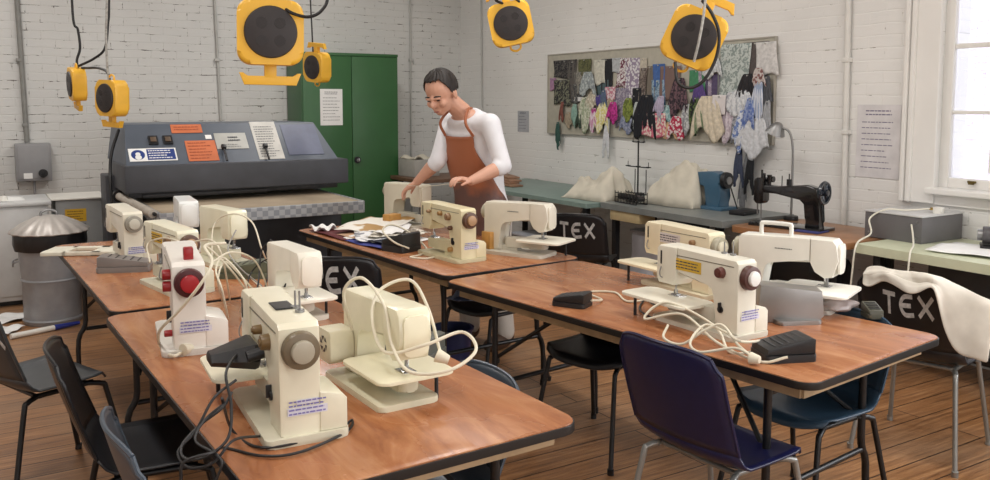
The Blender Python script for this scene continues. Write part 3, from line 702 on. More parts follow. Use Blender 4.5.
    if logo:
        b = NB(); lines(b, -.03, .04, .236, .244, 1, .005, Matrix.Translation((0, -.0645, 0)) @ XZ, 3, .1)
        lines(b, -.03, .04, .226, .234, 1, .004, Matrix.Translation((0, .0345, 0)) @ XZ, 4, .1); obj('badge', b, mat('badge_grey', (110, 110, 108), .5), t, False)
    if top_panel:
        b = NB(); box(b, (.03, -.015, .2795), (.075, .045, .003), .001); tp = obj('top_panel', b, M_blackp, t, False)
    if handle:
        b = NB(); tube(b, [(-.01, -.015, .275), (-.01, -.015, .312), (0, -.015, .322), (.10, -.015, .322), (.11, -.015, .312), (.11, -.015, .272)], .0085, 10, 3); obj('carry_handle', b, M_whitep, t)
    if red:
        rm = mat('red_plastic', (150, 26, 30), .35)
        b = NB(); box(b, (.135, -.01, .29), (.03, .028, .04), .005); obj('red_lever', b, rm, t)
        for zz in (.235, .20, .06):
            b = NB(); cyl(b, (.15, -.062, zz), (.15, -.085, zz), .016 if zz > .1 else .010, seg=16, bev=.003); obj('red_knob', b, rm, t)
    if ext:
        x0, x1, y0, y1 = ext
        b = NB(); prism(b, rrect(x1 - x0, y1 - y0, .03, cx=(x0 + x1) / 2, cy=(y0 + y1) / 2), .0795, .0895, .003); e_ = obj('extension_table', b, mat(key + '_ext', shade(col, 1.03), .3, var=.02), t)
        b = NB(); box(b, (-.145, -.014, .0905), (.055, .045, .002), .0005); obj('plate_inset', b, M_needle, e_)
        b = NB(); cyl(b, (x0 + .04, y0 + .04, base_t), (x0 + .04, y0 + .04, .08), .006, seg=8); cyl(b, (x0 + .04, y1 - .04, 0), (x0 + .04, y1 - .04, .08), .006, seg=8)
        if x0 > -.21: obj('table_leg', b, M_blackp, e_)
        else:
            b.free(); b = NB(); cyl(b, (x0 + .05, y0 + .04, 0), (x0 + .05, y0 + .04, .08), .006, seg=8); obj('table_leg', b, M_blackp, e_)
    if motor:
        mm = mat('motor_' + str(motor[0]), motor, .4)
        b = NB(); prism(b, rrect(.11, .10, .018, cx=.16, cy=.11), .034, .11, .006, XZ)
        mo = obj('external_motor', b, mm, t)
        b = NB()
        for k in range(6):
            a = k * math.pi / 3; prism(b, [(.16 + .012 * math.cos(a) - .003, .115 + .012 * math.sin(a)), (.16 + .026 * math.cos(a), .115 + .026 * math.sin(a)), (.16 + .026 * math.cos(a + .7), .115 + .026 * math.sin(a + .7))], .1105, .1115, 0, XZ)
        obj('vent_slots', b, M_blackp, mo, False)
    if light:
        b = NB(); prism(b, [(-.10, .13), (.02, .13), (.045, .155), (.02, .19), (-.08, .19), (-.12, .165)], -.175, -.066, .012, XZ)
        for v in b.verts:
            if v.co.y < -.12: v.co.x = -.035 + (v.co.x + .035) * .45; v.co.z = .150 + (v.co.z - .150) * .5
        obj('lamp_housing', b, M_blackp, t)
        b = NB(); cyl(b, (.04, -.062, .175), (.04, -.10, .168), .014, seg=14); obj('lamp_arm', b, M_blackp, t)
    if vents:
        b = NB()
        for k in range(4): box(b, (-.06 + .0 * k, -.068, .19 + k * .012), (.03, .004, .004))
        obj('vent_row', b, M_blackp, t, False)
    return t
brn = (96, 64, 46); lb = (150, 118, 84); wh = (214, 210, 198)
MC = []
MC.append(machine('largest cream sewing machine nearest the camera, big brown handwheel, black top plate and black lamp', (.665, 2.13), -94, (228, 222, 198), sc=1.07, spool=True, wheel='tan', ext=(-.30, -.06, -.16, .02), dials=((.10, .215, .020, (120, 96, 60)), (.02, .225, .012, (120, 96, 60))), light=True, top_panel=True, base_t=.02))
MC.append(machine('yellowed cream sewing machine with fan-vented motor on its back and long free extension table', (.955, 2.20), 92, (228, 222, 194), sc=.95, wheel='cream', ext=(-.22, .06, -.14, .10), motor=(220, 212, 184), slopehead=True, rear_box=False, side_label=False, dials=((.05, .225, .014, wh),)))
MC.append(machine('cream sewing machine with a yellow sticker along its arm and brown and white handwheel', (2.245, 2.20), -89, (228, 223, 206), spool=True, wheel='white', ext=(-.32, .02, -.15, .02), arm_sticker=(216, 176, 60), dials=((.115, .225, .020, (104, 58, 50)),)))
MC.append(machine('white sewing machine with a carry handle on top, turned with its head to the window', (2.765, 2.29), 112, (232, 229, 218), wheel='cream', ext=(-.27, .0, -.10, .16), handle=True, rear_box=False, logo=True, vents=True, slopehead=True))
MC.append(machine('cream sewing machine behind the yellow-stickered one, pale label on its arm', (2.62, 2.70), -90, (230, 220, 190), wheel='cream', ext=(-.33, -.02, -.13, .03), arm_sticker=(214, 208, 206), dials=((.10, .225, .012, lb),)))
MC.append(machine('cream sewing machine just in front of the man with brown dials and a brown handwheel', (2.125, 3.93), -86, (224, 214, 176), wheel='brown', dials=((.075, .225, .020, (150, 112, 62)), (.0, .235, .013, (160, 124, 74)), (.10, .17, .012, brn), (-.11, .235, .010, lb), (.10, .06, .014, (170, 130, 76))), arm_sticker=None))
MC.append(machine('off-white sewing machine right of the man, head to the right over a wide white extension', (2.47, 3.83), 116, (222, 216, 200), wheel='cream', ext=(-.30, -.04, -.13, .10), slopehead=True, rear_box=False, logo=True, light=False, side_label=False))
MC.append(machine('off-white sewing machine under the hands of the man, dark opening below its arm', (2.42, 5.12), 102, (226, 220, 200), wheel='cream', rear_box=False, side_label=False, dials=((.05, .225, .012, lb),)))
MC.append(machine('white sewing machine with its head toward the camera and black cables behind it', (1.02, 3.20), 92, sc=.93, col=(234, 229, 214), wheel='cream', ext=(-.22, .10, -.13, .16), slopehead=True, rear_box=False, side_label=False))
MC.append(machine('white sewing machine with bright red handwheel, red lever and red knobs', (.61, 3.02), -97, (234, 229, 220), sc=1.10, wheel='red', red=True))
MC.append(machine('off-white sewing machine with grey handwheel at the left end of the back table', (.655, 4.68), -86, (230, 224, 206), wheel='grey', ext=None, rear_box=True))
MC.append(machine('pale yellow sewing machine behind the red-wheeled one, brown dial on its arm', (.735, 3.90), -80, (232, 228, 204), wheel='brown', dials=((.10, .225, .020, lb),), arm_sticker=(216, 214, 216)))
MC.append(machine('pale yellow sewing machine facing front between the two rows, several small knobs on its face', (1.05, 4.42), 98, (232, 228, 202), wheel='cream', rear_box=False, side_label=False, dials=((.10, .235, .010, brn), (.03, .235, .010, brn), (-.15, .225, .014, brn), (-.05, .21, .008, brn))))
MC.append(machine('small bright white sewing machine farthest back on the left table', (.98, 4.96), 84, (236, 238, 236), wheel='cream', rear_box=False, side_label=False))

# detached pieces on the tables
def plate_part():
    t = thing('extension_plate', 'loose white plastic extension plate with a cut-out over the left table edge', 'extension plate', (.50, 5.05, TZ), -25)
    b = NB(); box(b, (-.14, 0, .012), (.13, .20, .02), .004); box(b, (.12, 0, .012), (.14, .20, .02), .004); box(b, (0, .075, .012), (.20, .05, .02), .004); box(b, (0, -.085, .012), (.20, .03, .02), .004)
    obj('plate', b, mat('plate_white', (228, 224, 206), .4), t)
    b = NB(); box(b, (-.2, -.03, .012), (.03, .06, .014), .003); obj('clip', b, M_whitep, t)
plate_part()
def pedal(label, c, rz, col, s=(.10, .15, .055), cord=None, cm=None, r=.003, wedge=True, z=TZ, name='foot_pedal'):
    t = thing(name, label, 'foot pedal', (c[0], c[1], z), rz, 'sewing machine foot pedals')
    m = mat('pedal_%d_%d' % (col[0], col[2]), col, .42, var=.05)
    L_, W_, H_ = s[1], s[0], s[2]
    b = NB(); prism(b, rrect(L_, W_, .012), 0, H_ * .35, .004); obj('pedal_base', b, m, t)
    b = NB(); prism(b, [(-L_ * .48, H_ * .36), (L_ * .48, H_ * .36), (L_ * .48, H_), (L_ * .40, H_ * 1.06), (-L_ * .46, H_ * .62)], -W_ * .46, W_ * .46, .005, XZ); k = obj('treadle_plate', b, m, t)
    b = NB()
    for q in range(5): box(b, (-L_ * .28 + q * L_ * .14, 0, H_ * (.72 + q * .066)), (.006, W_ * .7, .004), .001, rot=(0, -12, 0))
    obj('tread_ribs', b, M_blackp if col[0] > 60 else mat('rib_grey', (60, 60, 62), .5), k)
    if cord:
        b = NB(); tube(b, cord, r, 8, 8); world_child(obj('cord', b, cm or M_blackp, t), t)
    return t
M_cordw = mat('cream_cord', (222, 214, 192), .5, var=.03); M_cordb = mat('black_cord', (26, 25, 26), .5, var=.03); M_cordg = mat('grey_cord', (150, 148, 142), .5)
z0 = TZ + .005
pedal('grey wedge foot pedal beside the loose plate at the left table edge', (.60, 4.42), 160, (128, 122, 118), (.12, .24, .075))
pedal('black foot pedal with beige cord in the middle of the right front table', (2.02, 2.72), -60, (30, 30, 32), (.10, .14, .055),
      [(2.07, 2.66, z0 + .02), (2.17, 2.72, z0), (2.20, 2.86, z0), (2.30, 2.80, z0), (2.24, 2.64, z0), (2.36, 2.62, z0 + .005), (2.44, 2.74, z0)], M_cordw, .004)
pedal('black foot pedal in two tiers under the yellow-stickered sewing machine, by the table edge', (2.17, 1.80), -22, (26, 26, 28), (.12, .17, .07),
      [(2.12, 1.74, z0 + .02), (2.06, 1.80, z0), (2.03, 1.95, z0 + .03), (2.08, 2.16, z0 + .07), (2.03, 2.30, z0 + .03), (2.10, 2.26, z0 + .09), (2.12, 2.05, z0 + .05), (2.06, 1.92, z0), (2.14, 1.88, z0)], M_cordw, .0045)
pedal('black boxy foot pedal wrapped in white cord between the two machines by the man', (1.98, 4.24), -70, (40, 42, 44), (.15, .17, .10),
      [(1.98, 4.14, z0 + .02), (1.90, 4.16, z0 + .06), (1.88, 4.26, z0 + .11), (1.97, 4.34, z0 + .125), (2.06, 4.30, z0 + .08), (2.10, 4.16, z0), (2.0, 4.04, z0), (1.92, 4.0, z0), (1.98, 3.92, z0), (2.08, 3.98, z0)], M_cordw, .005)
pedal('dark grey foot pedal behind the vented machine, half over the table edge', (1.16, 2.46), -55, (86, 88, 82), (.13, .24, .07))
pedal('olive grey foot pedal lying between the pale yellow and the white machines', (1.06, 3.98), -30, (92, 96, 78), (.14, .24, .075))
pedal('small dark olive foot pedal on the far edge of the right front table', (2.88, 1.98), 60, (84, 84, 72), (.06, .08, .05))

def cord(owner, pts, r, m, plug=None):
    """mains lead of one machine, in world coordinates, a part of that machine"""
    inv = (Matrix.Translation(owner.location) @ owner.rotation_euler.to_matrix().to_4x4() @ Matrix.Diagonal((*owner.scale, 1))).inverted()
    b = NB(); tube(b, pts, r, 8, 8); o = obj('power_cord', b, m, owner); o.matrix_parent_inverse = inv
    if plug:
        b = NB(); cyl(b, plug[0], plug[1], .020, .012, 14, .003); q = obj('plug', b, m, o)
    return o
cord(MC[1], [(0.900, 2.263, 0.892), (0.867, 2.237, 1.011), (0.897, 2.177, 1.058), (0.921, 2.085, 0.998), (0.914, 2.020, 0.905), (0.922, 1.928, 0.857), (1.004, 1.867, 0.865), (1.087, 1.879, 0.901), (1.082, 1.945, 0.934), (0.975, 1.949, 0.914), (0.898, 2.028, 0.887), (0.900, 2.117, 0.958), (0.946, 2.166, 1.021), (1.027, 2.143, 1.044), (1.057, 2.093, 0.971), (1.044, 1.997, 0.873)], .0045, M_cordw, plug=((1.034, 2.002, 0.865), (1.063, 1.983, 0.851)))
cord(MC[9], [(0.556, 2.835, 0.742), (0.505, 2.789, 0.742), (0.495, 2.939, 0.742), (0.479, 2.829, 0.820), (0.518, 2.742, 0.892), (0.572, 2.672, 0.984), (0.616, 2.699, 1.046), (0.620, 2.806, 1.081), (0.737, 3.026, 1.049)], .005, M_cordw, plug=((0.541, 2.804, 0.752), (0.573, 2.824, 0.752)))
cord(MC[0], [(0.476, 1.932, 0.883), (0.448, 1.911, 0.858), (0.400, 1.914, 0.827), (0.356, 1.890, 0.799), (0.356, 1.864, 0.779), (0.391, 1.832, 0.786), (0.442, 1.840, 0.814), (0.466, 1.901, 0.865), (0.479, 1.992, 0.913), (0.560, 2.177, 0.907)], .0034, M_cordb)
cord(MC[0], [(0.449, 1.913, 0.880), (0.511, 2.082, 0.737), (0.535, 1.944, 0.737), (0.629, 1.922, 0.737), (0.742, 1.956, 0.737), (0.788, 1.991, 0.737), (0.745, 1.924, 0.737), (0.610, 1.865, 0.737), (0.529, 1.889, 0.737), (0.468, 1.979, 0.737), (0.408, 1.823, 0.796), (0.347, 1.824, 0.788), (0.339, 1.825, 0.750)], .0034, M_cordb)
cord(MC[0], [(0.468, 1.935, 0.865), (0.410, 1.909, 0.839), (0.381, 1.876, 0.810), (0.407, 1.835, 0.792), (0.419, 1.803, 0.779), (0.407, 1.806, 0.741)], .003, M_cordb)
cord(MC[8], [(1.032, 3.485, 0.972), (1.042, 3.358, 0.948), (1.035, 3.292, 0.838), (0.981, 3.256, 0.751), (0.948, 3.332, 0.719), (1.003, 3.429, 0.837), (1.045, 3.474, 0.951), (1.015, 3.548, 0.922), (0.966, 3.447, 0.797), (0.873, 3.261, 0.724)], .0038, M_cordb)
cord(MC[8], [(0.917, 3.464, 0.737), (0.967, 3.566, 0.817), (1.013, 3.544, 0.872), (1.046, 3.468, 0.898), (1.062, 3.399, 0.890)], .003, M_cordb)
cord(MC[0], [(0.493, 1.959, 0.901), (0.436, 1.932, 0.877), (0.390, 1.907, 0.820), (0.346, 1.883, 0.788), (0.363, 1.847, 0.762), (0.407, 1.821, 0.775), (0.455, 1.842, 0.806), (0.563, 2.006, 0.737)], .0032, M_cordb)
cord(MC[8], [(1.051, 3.413, 0.964), (1.006, 3.433, 0.890), (1.000, 3.367, 0.787), (1.045, 3.348, 0.876), (1.071, 3.398, 0.939)], .0036, M_cordb)
cord(MC[9], [(0.683, 2.994, 0.992), (0.807, 3.211, 0.983), (0.936, 3.360, 0.909), (1.007, 3.394, 0.740)], .0034, M_cordw)
cord(MC[12], [(1.003, 3.912, 0.961), (0.943, 3.824, 0.888), (0.959, 3.690, 0.827), (1.049, 3.681, 0.740)], .0034, M_cordg)
for k, (lab, pts) in enumerate([
    (12, [(0.903, 3.958, 0.816), (0.954, 4.119, 0.962), (1.017, 4.028, 1.021), (1.067, 3.877, 0.997), (1.072, 3.745, 0.888), (1.201, 4.067, 0.740)]),
    (9, [(0.834, 3.500, 0.740), (0.733, 3.130, 0.900), (0.782, 3.222, 0.946), (0.828, 3.189, 0.898), (0.972, 3.416, 0.740)]),
    (11, [(0.699, 3.164, 1.026), (0.749, 3.187, 0.977), (0.812, 3.199, 0.898), (0.938, 3.437, 0.740)]),
    (11, [(0.594, 3.684, 0.890), (0.624, 3.905, 0.931), (0.670, 3.764, 0.972), (0.703, 3.510, 0.984), (0.762, 3.360, 1.012), (0.786, 3.280, 0.959), (0.861, 3.483, 0.740)]),
    (9, [(0.780, 3.191, 0.740), (0.720, 3.019, 0.886), (0.717, 3.086, 0.946), (0.756, 3.124, 0.979), (0.819, 3.075, 0.882), (0.843, 3.260, 0.740)]),
    (12, [(1.082, 4.198, 0.760), (1.040, 3.757, 0.745), (1.029, 3.466, 0.740), (0.952, 3.347, 0.740)])]):
    cord(MC[lab], pts, .0036, M_cordw)
cord(MC[2], [(2.013, 2.160, 0.776), (1.965, 2.127, 0.746), (1.982, 2.058, 0.739), (2.028, 2.000, 0.794), (2.062, 1.958, 0.815), (2.043, 1.871, 0.773), (2.033, 1.804, 0.753), (2.019, 1.861, 0.769), (1.960, 1.953, 0.742), (1.970, 2.008, 0.760), (2.050, 2.023, 0.802), (2.069, 1.952, 0.793), (2.047, 1.847, 0.788), (2.366, 1.936, 0.740)], .0045, M_cordw, plug=((2.027, 1.806, 0.750), (2.037, 1.776, 0.750)))
cord(MC[4], [(2.286, 2.529, 0.737), (2.310, 2.616, 0.737), (2.180, 2.497, 0.737), (2.146, 2.373, 0.737), (2.251, 2.416, 0.737)], .0038, M_cordb)
# wooden blocks
def block(label, c, rz, s):
    b = NB(); box(b, (0, 0, s[2] / 2), s, .004); o = obj('wooden_block', b, mat('block_wood', (190, 140, 72), .6, var=.12, scale=20), None); o.location = (c[0], c[1], TZ); o.rotation_euler = (0, 0, R(rz)); return tag(o, label, 'wooden block')
block('small golden wooden box beside the machine under the hands of the man', (2.293, 5.047, 0.735), 20, (.10, .07, .09))
block('golden wooden block in front of the off-white machine to the right of the man', (2.397, 3.967, 0.735), 10, (.09, .07, .11))
# grey metal hood under the handled machine's arm
b = NB(); prism(b, [(-.11, 0), (.10, 0), (.13, .03), (.12, .12), (-.10, .14)], -.05, .05, .006, XZ)
o = obj('metal_box', b, mat('satin_metal', (150, 148, 146), .32, .7, var=.04), None); o.location = (2.56, 2.12, TZ); o.rotation_euler = (0, 0, R(-38)); tag(o, 'satin grey metal box standing under the arm of the handled machine', 'metal box')
b = NB(); prism(b, rrect(.17, .10, .02), 0, .016, .004); o = obj('metal_tray', b, mat('satin_metal', (150, 148, 146), .32, .7), None); o.location = (2.567, 2.079, 0.730); o.rotation_euler = (0, 0, R(-25)); tag(o, 'flat grey metal accessory tray in front of the handled machine', 'tray')
b = NB(); lathe(b, [(.028, 0), (.032, .005), (.032, .03), (.02, .035)], 20); o = obj('bobbin_case', b, mat('brown_tin', (120, 86, 58), .5), None); o.location = (2.573, 2.144, 0.730); tag(o, 'small round brown tin beside the yellow-stickered machine', 'tin')
def clearbag():
    b = NB()
    def f(i, j):
        a = i * 2 * math.pi; r = .055 * math.sin(math.pi * min(1, j * .9 + .08)) ** .7 * (1 + .14 * math.sin(a * 3 + j * 5) + .08 * math.sin(a * 7))
        return Vector((r * 1.6 * math.cos(a), r * math.sin(a), .05 * j + .004))
    grid(b, f, 24, 8); o = obj('plastic_bag', b, mat('clear_plastic', (205, 190, 186), .25, alpha=.55, var=.02), None); o.location = (2.827, 2.089, 0.732); tag(o, 'crumpled clear plastic bag near the far corner of the right front table', 'plastic bag')
clearbag()

# ------------------------------------------------------------------ papers and cloth at the man's table
def sheet(name, label, cat, c, w, l, rz, m, amp=.004, z=TZ, th=.002, tilt=0, seed=1, folds=1, h=0):
    b = NB()
    grid(b, lambda i, j: Vector(((i - .5) * w, (j - .5) * l, th + amp * (1.3 + math.sin(i * 5 * folds + seed) * math.cos(j * 4 * folds + seed * 2) + .3 * math.sin(i * 13 + j * 11 + seed)) + tilt * j)), 14, 14)
    o = solid(obj(name, b, m, None), th, 1); o.location = (c[0], c[1], z + h); o.rotation_euler = (0, 0, R(rz)); return tag(o, label, cat)
def print_mat(name, base, ink, sc):
    m = mat(name, base, .6, var=.02); N, L, p = nodes(m); tc = N.new('ShaderNodeTexCoord'); v = N.new('ShaderNodeTexNoise'); v.inputs['Scale'].default_value = sc; v.inputs['Detail'].default_value = 3
    L.new(tc.outputs['Object'], v.inputs['Vector']); cr = N.new('ShaderNodeValToRGB'); cr.color_ramp.elements[0].position = .52; cr.color_ramp.elements[1].position = .56
    cr.color_ramp.elements[0].color = lin(base); cr.color_ramp.elements[1].color = lin(ink); L.new(v.outputs['Fac'], cr.inputs[0]); L.new(cr.outputs[0], p.inputs['Base Color']); return m
sheet('fabric_piece', 'dark red cloth spread at the far left end of the table with papers', 'fabric', (2.05, 4.95), .50, .48, 5, mat('maroon_cloth', (96, 36, 40), .8), .004, seed=2)
sheet('pattern_sheet', 'large white pattern sheet with a tan printed figure, on top at the table end', 'paper', (2.16, 4.98), .34, .50, -50, print_mat('tan_print', (236, 232, 222), (176, 138, 84), 4), .010, seed=4, h=.02, tilt=.02)
sheet('fabric_piece', 'royal blue folded cloth under the white sheets at the near edge of the papers', 'fabric', (1.98, 4.50), .26, .40, 8, mat('royal_blue_cloth', (62, 70, 142), .8), .006, seed=5)
sheet('fabric_piece', 'dark navy cloth lying over the blue cloth beside the boxy pedal', 'fabric', (2.02, 4.42), .20, .26, 20, mat('dark_navy_cloth', (30, 36, 52), .8), .006, seed=6, h=.016)
for k, (lab, c, w, l, rz, m_) in enumerate([
    ('crumpled white pattern paper heap, lowest sheet', (2.06, 4.62), .34, .42, 15, M_paper), ('white pattern paper with grey print on the heap', (2.02, 4.66), .26, .36, -20, print_mat('grey_print', (232, 232, 232), (140, 142, 150), 18)),
    ('cream newspaper-like sheet folded on the heap', (2.12, 4.58), .28, .30, 38, print_mat('news_print', (226, 220, 206), (128, 118, 104), 26)), ('narrow white sheet topmost on the paper heap', (2.14, 4.68), .16, .34, -35, M_paper),
    ('small tan paper at the left table edge by the maroon cloth', (1.93, 4.80), .12, .20, 10, mat('tan_paper', (196, 160, 128), .7))]):
    sheet('paper_sheet', lab, 'paper', c, w, l, rz, m_, .010 if k < 4 else .003, seed=k + 8, h=.012 * k if k < 4 else .006, folds=1.4)
sheet('paper_sheet', 'crumpled white tissue at the far left corner of the table where the man works', 'paper', (1.86, 5.12), .14, .12, 20, M_paper, .018, seed=17, folds=2)
sheet('fabric_piece', 'pale blue and white striped bundle lying on the chair under the working table', 'fabric', (2.36, 3.98), .36, .34, 30, print_mat('blue_print', (168, 178, 206), (92, 104, 140), 12), .022, z=.46, seed=3, folds=1.6)
t = thing('blue_tub', 'dark blue plastic tub on the floor under the working table', 'tub', (2.28, 4.22, 0), 10)
b = NB(); lathe(b, [(.09, 0), (.10, .01), (.12, .25), (.13, .255), (.13, .265), (.115, .265), (.09, .02)], 28); obj('tub_wall', b, mat('tub_blue', (32, 38, 80), .4), t)
for k, (lab, q, w, l, rz) in enumerate([('white sheet of paper on the floor at the left edge, behind the charcoal chair', (0.152, 6.898, 0.000), .30, .24, 15), ('crumpled white paper on the floor just left of the dustbin', (0.106, 6.553, 0.000), .22, .2, 60)]):
    sheet('paper_sheet', lab, 'paper', q, w, l, rz, M_paper, .012, z=0, seed=k + 3, folds=1.6)
t = thing('blue_tube', 'blue and white tube lying on the floor behind the charcoal chair', 'tube', (0.310, 6.370, 0.000), 0)
b = NB(); cyl(b, (-.16, -.06, .02), (.10, .04, .02), .018, seg=14); obj('tube_body', b, M_whitep, t)
b = NB(); cyl(b, (.10, .04, .02), (.26, .10, .02), .020, .012, 14); obj('blue_cap', b, mat('cap_blue', (40, 54, 140), .4), t)

# ------------------------------------------------------------------ hanging yellow cable reels
M_yel = mat('reel_yellow', (236, 182, 58), .38, var=.06, scale=7); M_disc = mat('socket_black', (44, 38, 38), .5, var=.08)
def reel(label, loc, rz, tilt=0, lean=0, handle='bottom', s=1.0, cords=(), rope=()):
    """socket disc faces -Y before turning"""
    t = thing('cable_reel', label, 'cable reel', loc, 0, 'yellow cable reels hanging from the ceiling')
    t.rotation_euler = (R(lean), R(tilt), R(rz)); t.scale = (s, s, s)
    b = NB(); prism(b, rrect(.265, .265, .055, 8), -.055, .055, .018, XZ, seg=3); obj('reel_case', b, M_yel, t)
    b = NB(); cyl(b, (0, -.050, 0), (0, -.066, 0), .108, .104, 40, .004); d = obj('socket_disc', b, M_disc, t)
    for k in range(4):
        a = R(45 + k * 90); cx_, cz_ = .052 * math.cos(a), .052 * math.sin(a)
        b = NB(); cyl(b, (cx_, -.064, cz_), (cx_, -.0672, cz_), .024, .023, 20)
        for q in range(3): 
            aa = R(90 + q * 120); box(b, (cx_ + .011 * math.cos(aa), -.0676, cz_ + .011 * math.sin(aa)), (.006, .002, .006))
        obj('socket', b, mat('socket_dark', (37, 32, 32), .55), d)
    b = NB(); cyl(b, (0, .05, 0), (0, .062, 0), .10, .095, 32, .003); obj('back_cover', b, M_disc, t)
    sg = -1 if handle == 'bottom' else 1
    b = NB(); box(b, (0, 0, sg * .155), (.05, .035, .06), .006)
    prism(b, [(-.115, sg * .215), (-.105, sg * .215), (-.085, sg * .19), (.085, sg * .19), (.105, sg * .215), (.115, sg * .215)][::sg], 0, .001, 0, XZ) if False else None
    prism(b, [(-.125, sg * .165), (-.108, sg * .165), (-.092, sg * .182), (.092, sg * .182), (.108, sg * .165), (.125, sg * .165), (.105, sg * .215), (-.105, sg * .215)], -.016, .016, .004, XZ)
    obj('anchor_handle', b, M_yel, t)
    b = NB(); tube(b, [(-.03, 0, -sg * .125), (-.03, 0, -sg * .155), (0, 0, -sg * .17), (.03, 0, -sg * .155), (.03, 0, -sg * .125)], .007, 8, 3); obj('hanging_hook', b, M_yel, t)
    for n, (pts, r_, m_) in enumerate(list(cords)):
        b = NB(); tube(b, pts, r_, 8, 8); o = obj('cable' if m_ is not M_rope else 'rope', b, m_)
        o.parent = t; o.matrix_parent_inverse = (Matrix.Translation(t.location) @ t.rotation_euler.to_matrix().to_4x4() @ Matrix.Diagonal((s, s, s, 1))).inverted()
    return t
M_rope = mat('grey_rope', (168, 166, 160), .7, var=.2, scale=60)
reel('largest yellow cable reel, facing the camera, its anchor-shaped handle hanging below', (1.073, 3.552, 1.826), -14, 1, 0, 'bottom', 1.0,
     [([(1.050, 3.579, 1.945), (1.059, 3.593, 2.127), (1.124, 3.700, 3.492)], .006, M_rope), ([(1.114, 3.540, 1.949), (1.131, 3.466, 1.907), (1.193, 3.426, 1.887), (1.243, 3.399, 1.915), (1.268, 3.392, 1.988), (1.257, 3.421, 2.200), (1.305, 3.532, 3.492)], .007, M_cordb)])
reel('small yellow cable reel turned half away, hanging in front of the green cupboard top', (2.291, 6.395, 1.810), -72, 6, 4, 'top', .86,
     [([(2.270, 6.420, 1.925), (2.271, 6.437, 2.094), (2.277, 6.475, 2.478), (2.325, 6.555, 3.492)], .006, M_cordb)])
reel('yellow cable reel seen from its side at far left, black cable entering on top', (0.599, 6.233, 1.659), -86, 8, 2, 'bottom', .78,
     [([(0.609, 6.237, 1.750), (0.606, 6.245, 1.815), (0.627, 6.241, 1.893), (0.621, 6.257, 2.010), (0.597, 6.293, 2.205), (0.648, 6.401, 3.492)], .008, M_cordb), ([(0.616, 6.236, 1.776), (0.707, 6.185, 1.828), (0.766, 6.156, 1.893), (0.790, 6.158, 2.043), (0.807, 6.173, 2.270), (0.860, 6.272, 3.492)], .008, M_cordb)])
reel('yellow cable reel in three-quarter view above the left end of the press, handle below', (0.748, 5.780, 1.566), -66, 2, 0, 'bottom', .84,
     [([(0.742, 5.794, 1.665), (0.732, 5.830, 1.727), (0.695, 5.950, 1.755), (0.653, 6.093, 1.759), (0.626, 6.169, 1.761)], .008, M_cordb), ([(0.736, 5.797, 1.665), (0.732, 5.814, 1.800), (0.736, 5.832, 1.985), (0.753, 5.848, 2.231), (0.819, 5.944, 3.492)], .007, M_rope)])
reel('yellow cable reel at top centre, hanging above and right of the man', (2.904, 4.575, 2.026), -34, -12, 0, 'top', 1.0,
     [([(2.846, 4.564, 2.145), (2.778, 4.549, 2.164), (2.853, 4.506, 2.188), (2.903, 4.471, 2.152)], .008, M_cordb), ([(2.878, 4.603, 2.145), (2.892, 4.639, 2.549), (2.937, 4.713, 3.492)], .006, M_rope)])
reel('tilted yellow cable reel in front of the pin board, black cable looping below it', (2.897, 2.971, 1.839), -44, 24, 0, 'top', .98,
     [([(2.828, 2.854, 1.997), (2.856, 2.818, 1.934), (2.878, 2.795, 1.845), (2.876, 2.808, 1.738), (2.840, 2.843, 1.640), (2.799, 2.888, 1.605), (2.753, 2.919, 1.632), (2.760, 2.948, 1.723)], .0075, M_cordb),
      ([(2.844, 2.847, 2.020), (2.805, 2.823, 1.905), (2.781, 2.825, 1.794), (2.776, 2.844, 1.720)], .006, M_rope), ([(2.962, 2.951, 2.015), (2.967, 2.978, 2.294), (3.017, 3.077, 3.492)], .007, M_rope)])

# ------------------------------------------------------------------ pin board and the swatches pinned on it
BX = XR - .022
t = thing('pin_board', 'long grey pin board on the right wall covered in fabric samples', 'pin board', (XR - .012, 5.655, 1.62))
b = NB(); box(b, (0, 0, 0), (.02, 2.82, .78), .002); obj('board', b, mat('board_felt', (182, 178, 164), .85, var=.05, scale=20), t)
b = NB()
for z in (-.385, .385): box(b, (-.004, 0, z), (.026, 2.84, .012), .002)
for y in (-1.415, 1.415): box(b, (-.004, y, 0), (.026, .012, .78), .002)
obj('board_frame', b, mat('board_frame_grey', (172, 167, 156), .6), t)
fab = {}
def cloth_mat(col, pat=None, col2=(255, 255, 255)):
    key = 'cloth_%s_%s_%s' % (col, pat, col2 if pat else '')
    if key in fab: return fab[key]
    m = mat(key, col, .85, var=.12, scale=40)
    if pat:
        N, L, p = nodes(m); tc = N.new('ShaderNodeTexCoord')
        if pat == 'stripe':
            v = N.new('ShaderNodeTexWave'); v.inputs['Scale'].default_value = 22; v.inputs['Distortion'].default_value = 1; o = v.outputs['Fac']
        elif pat == 'dots':
            v = N.new('ShaderNodeTexVoronoi'); v.inputs['Scale'].default_value = 42; o = v.outputs['Distance']
        else:
            v = N.new('ShaderNodeTexNoise'); v.inputs['Scale'].default_value = 26; v.inputs['Detail'].default_value = 2; v.inputs['Distortion'].default_value = 1.5; o = v.outputs['Fac']
        L.new(tc.outputs['Object'], v.inputs['Vector']); cr = N.new('ShaderNodeValToRGB'); e = cr.color_ramp.elements
        e[0].position = .47; e[1].position = .53; e[0].color = lin(col); e[1].color = lin(col2)
        L.new(o, cr.inputs[0]); L.new(cr.outputs[0], p.inputs['Base Color'])
    fab[key] = m; return m
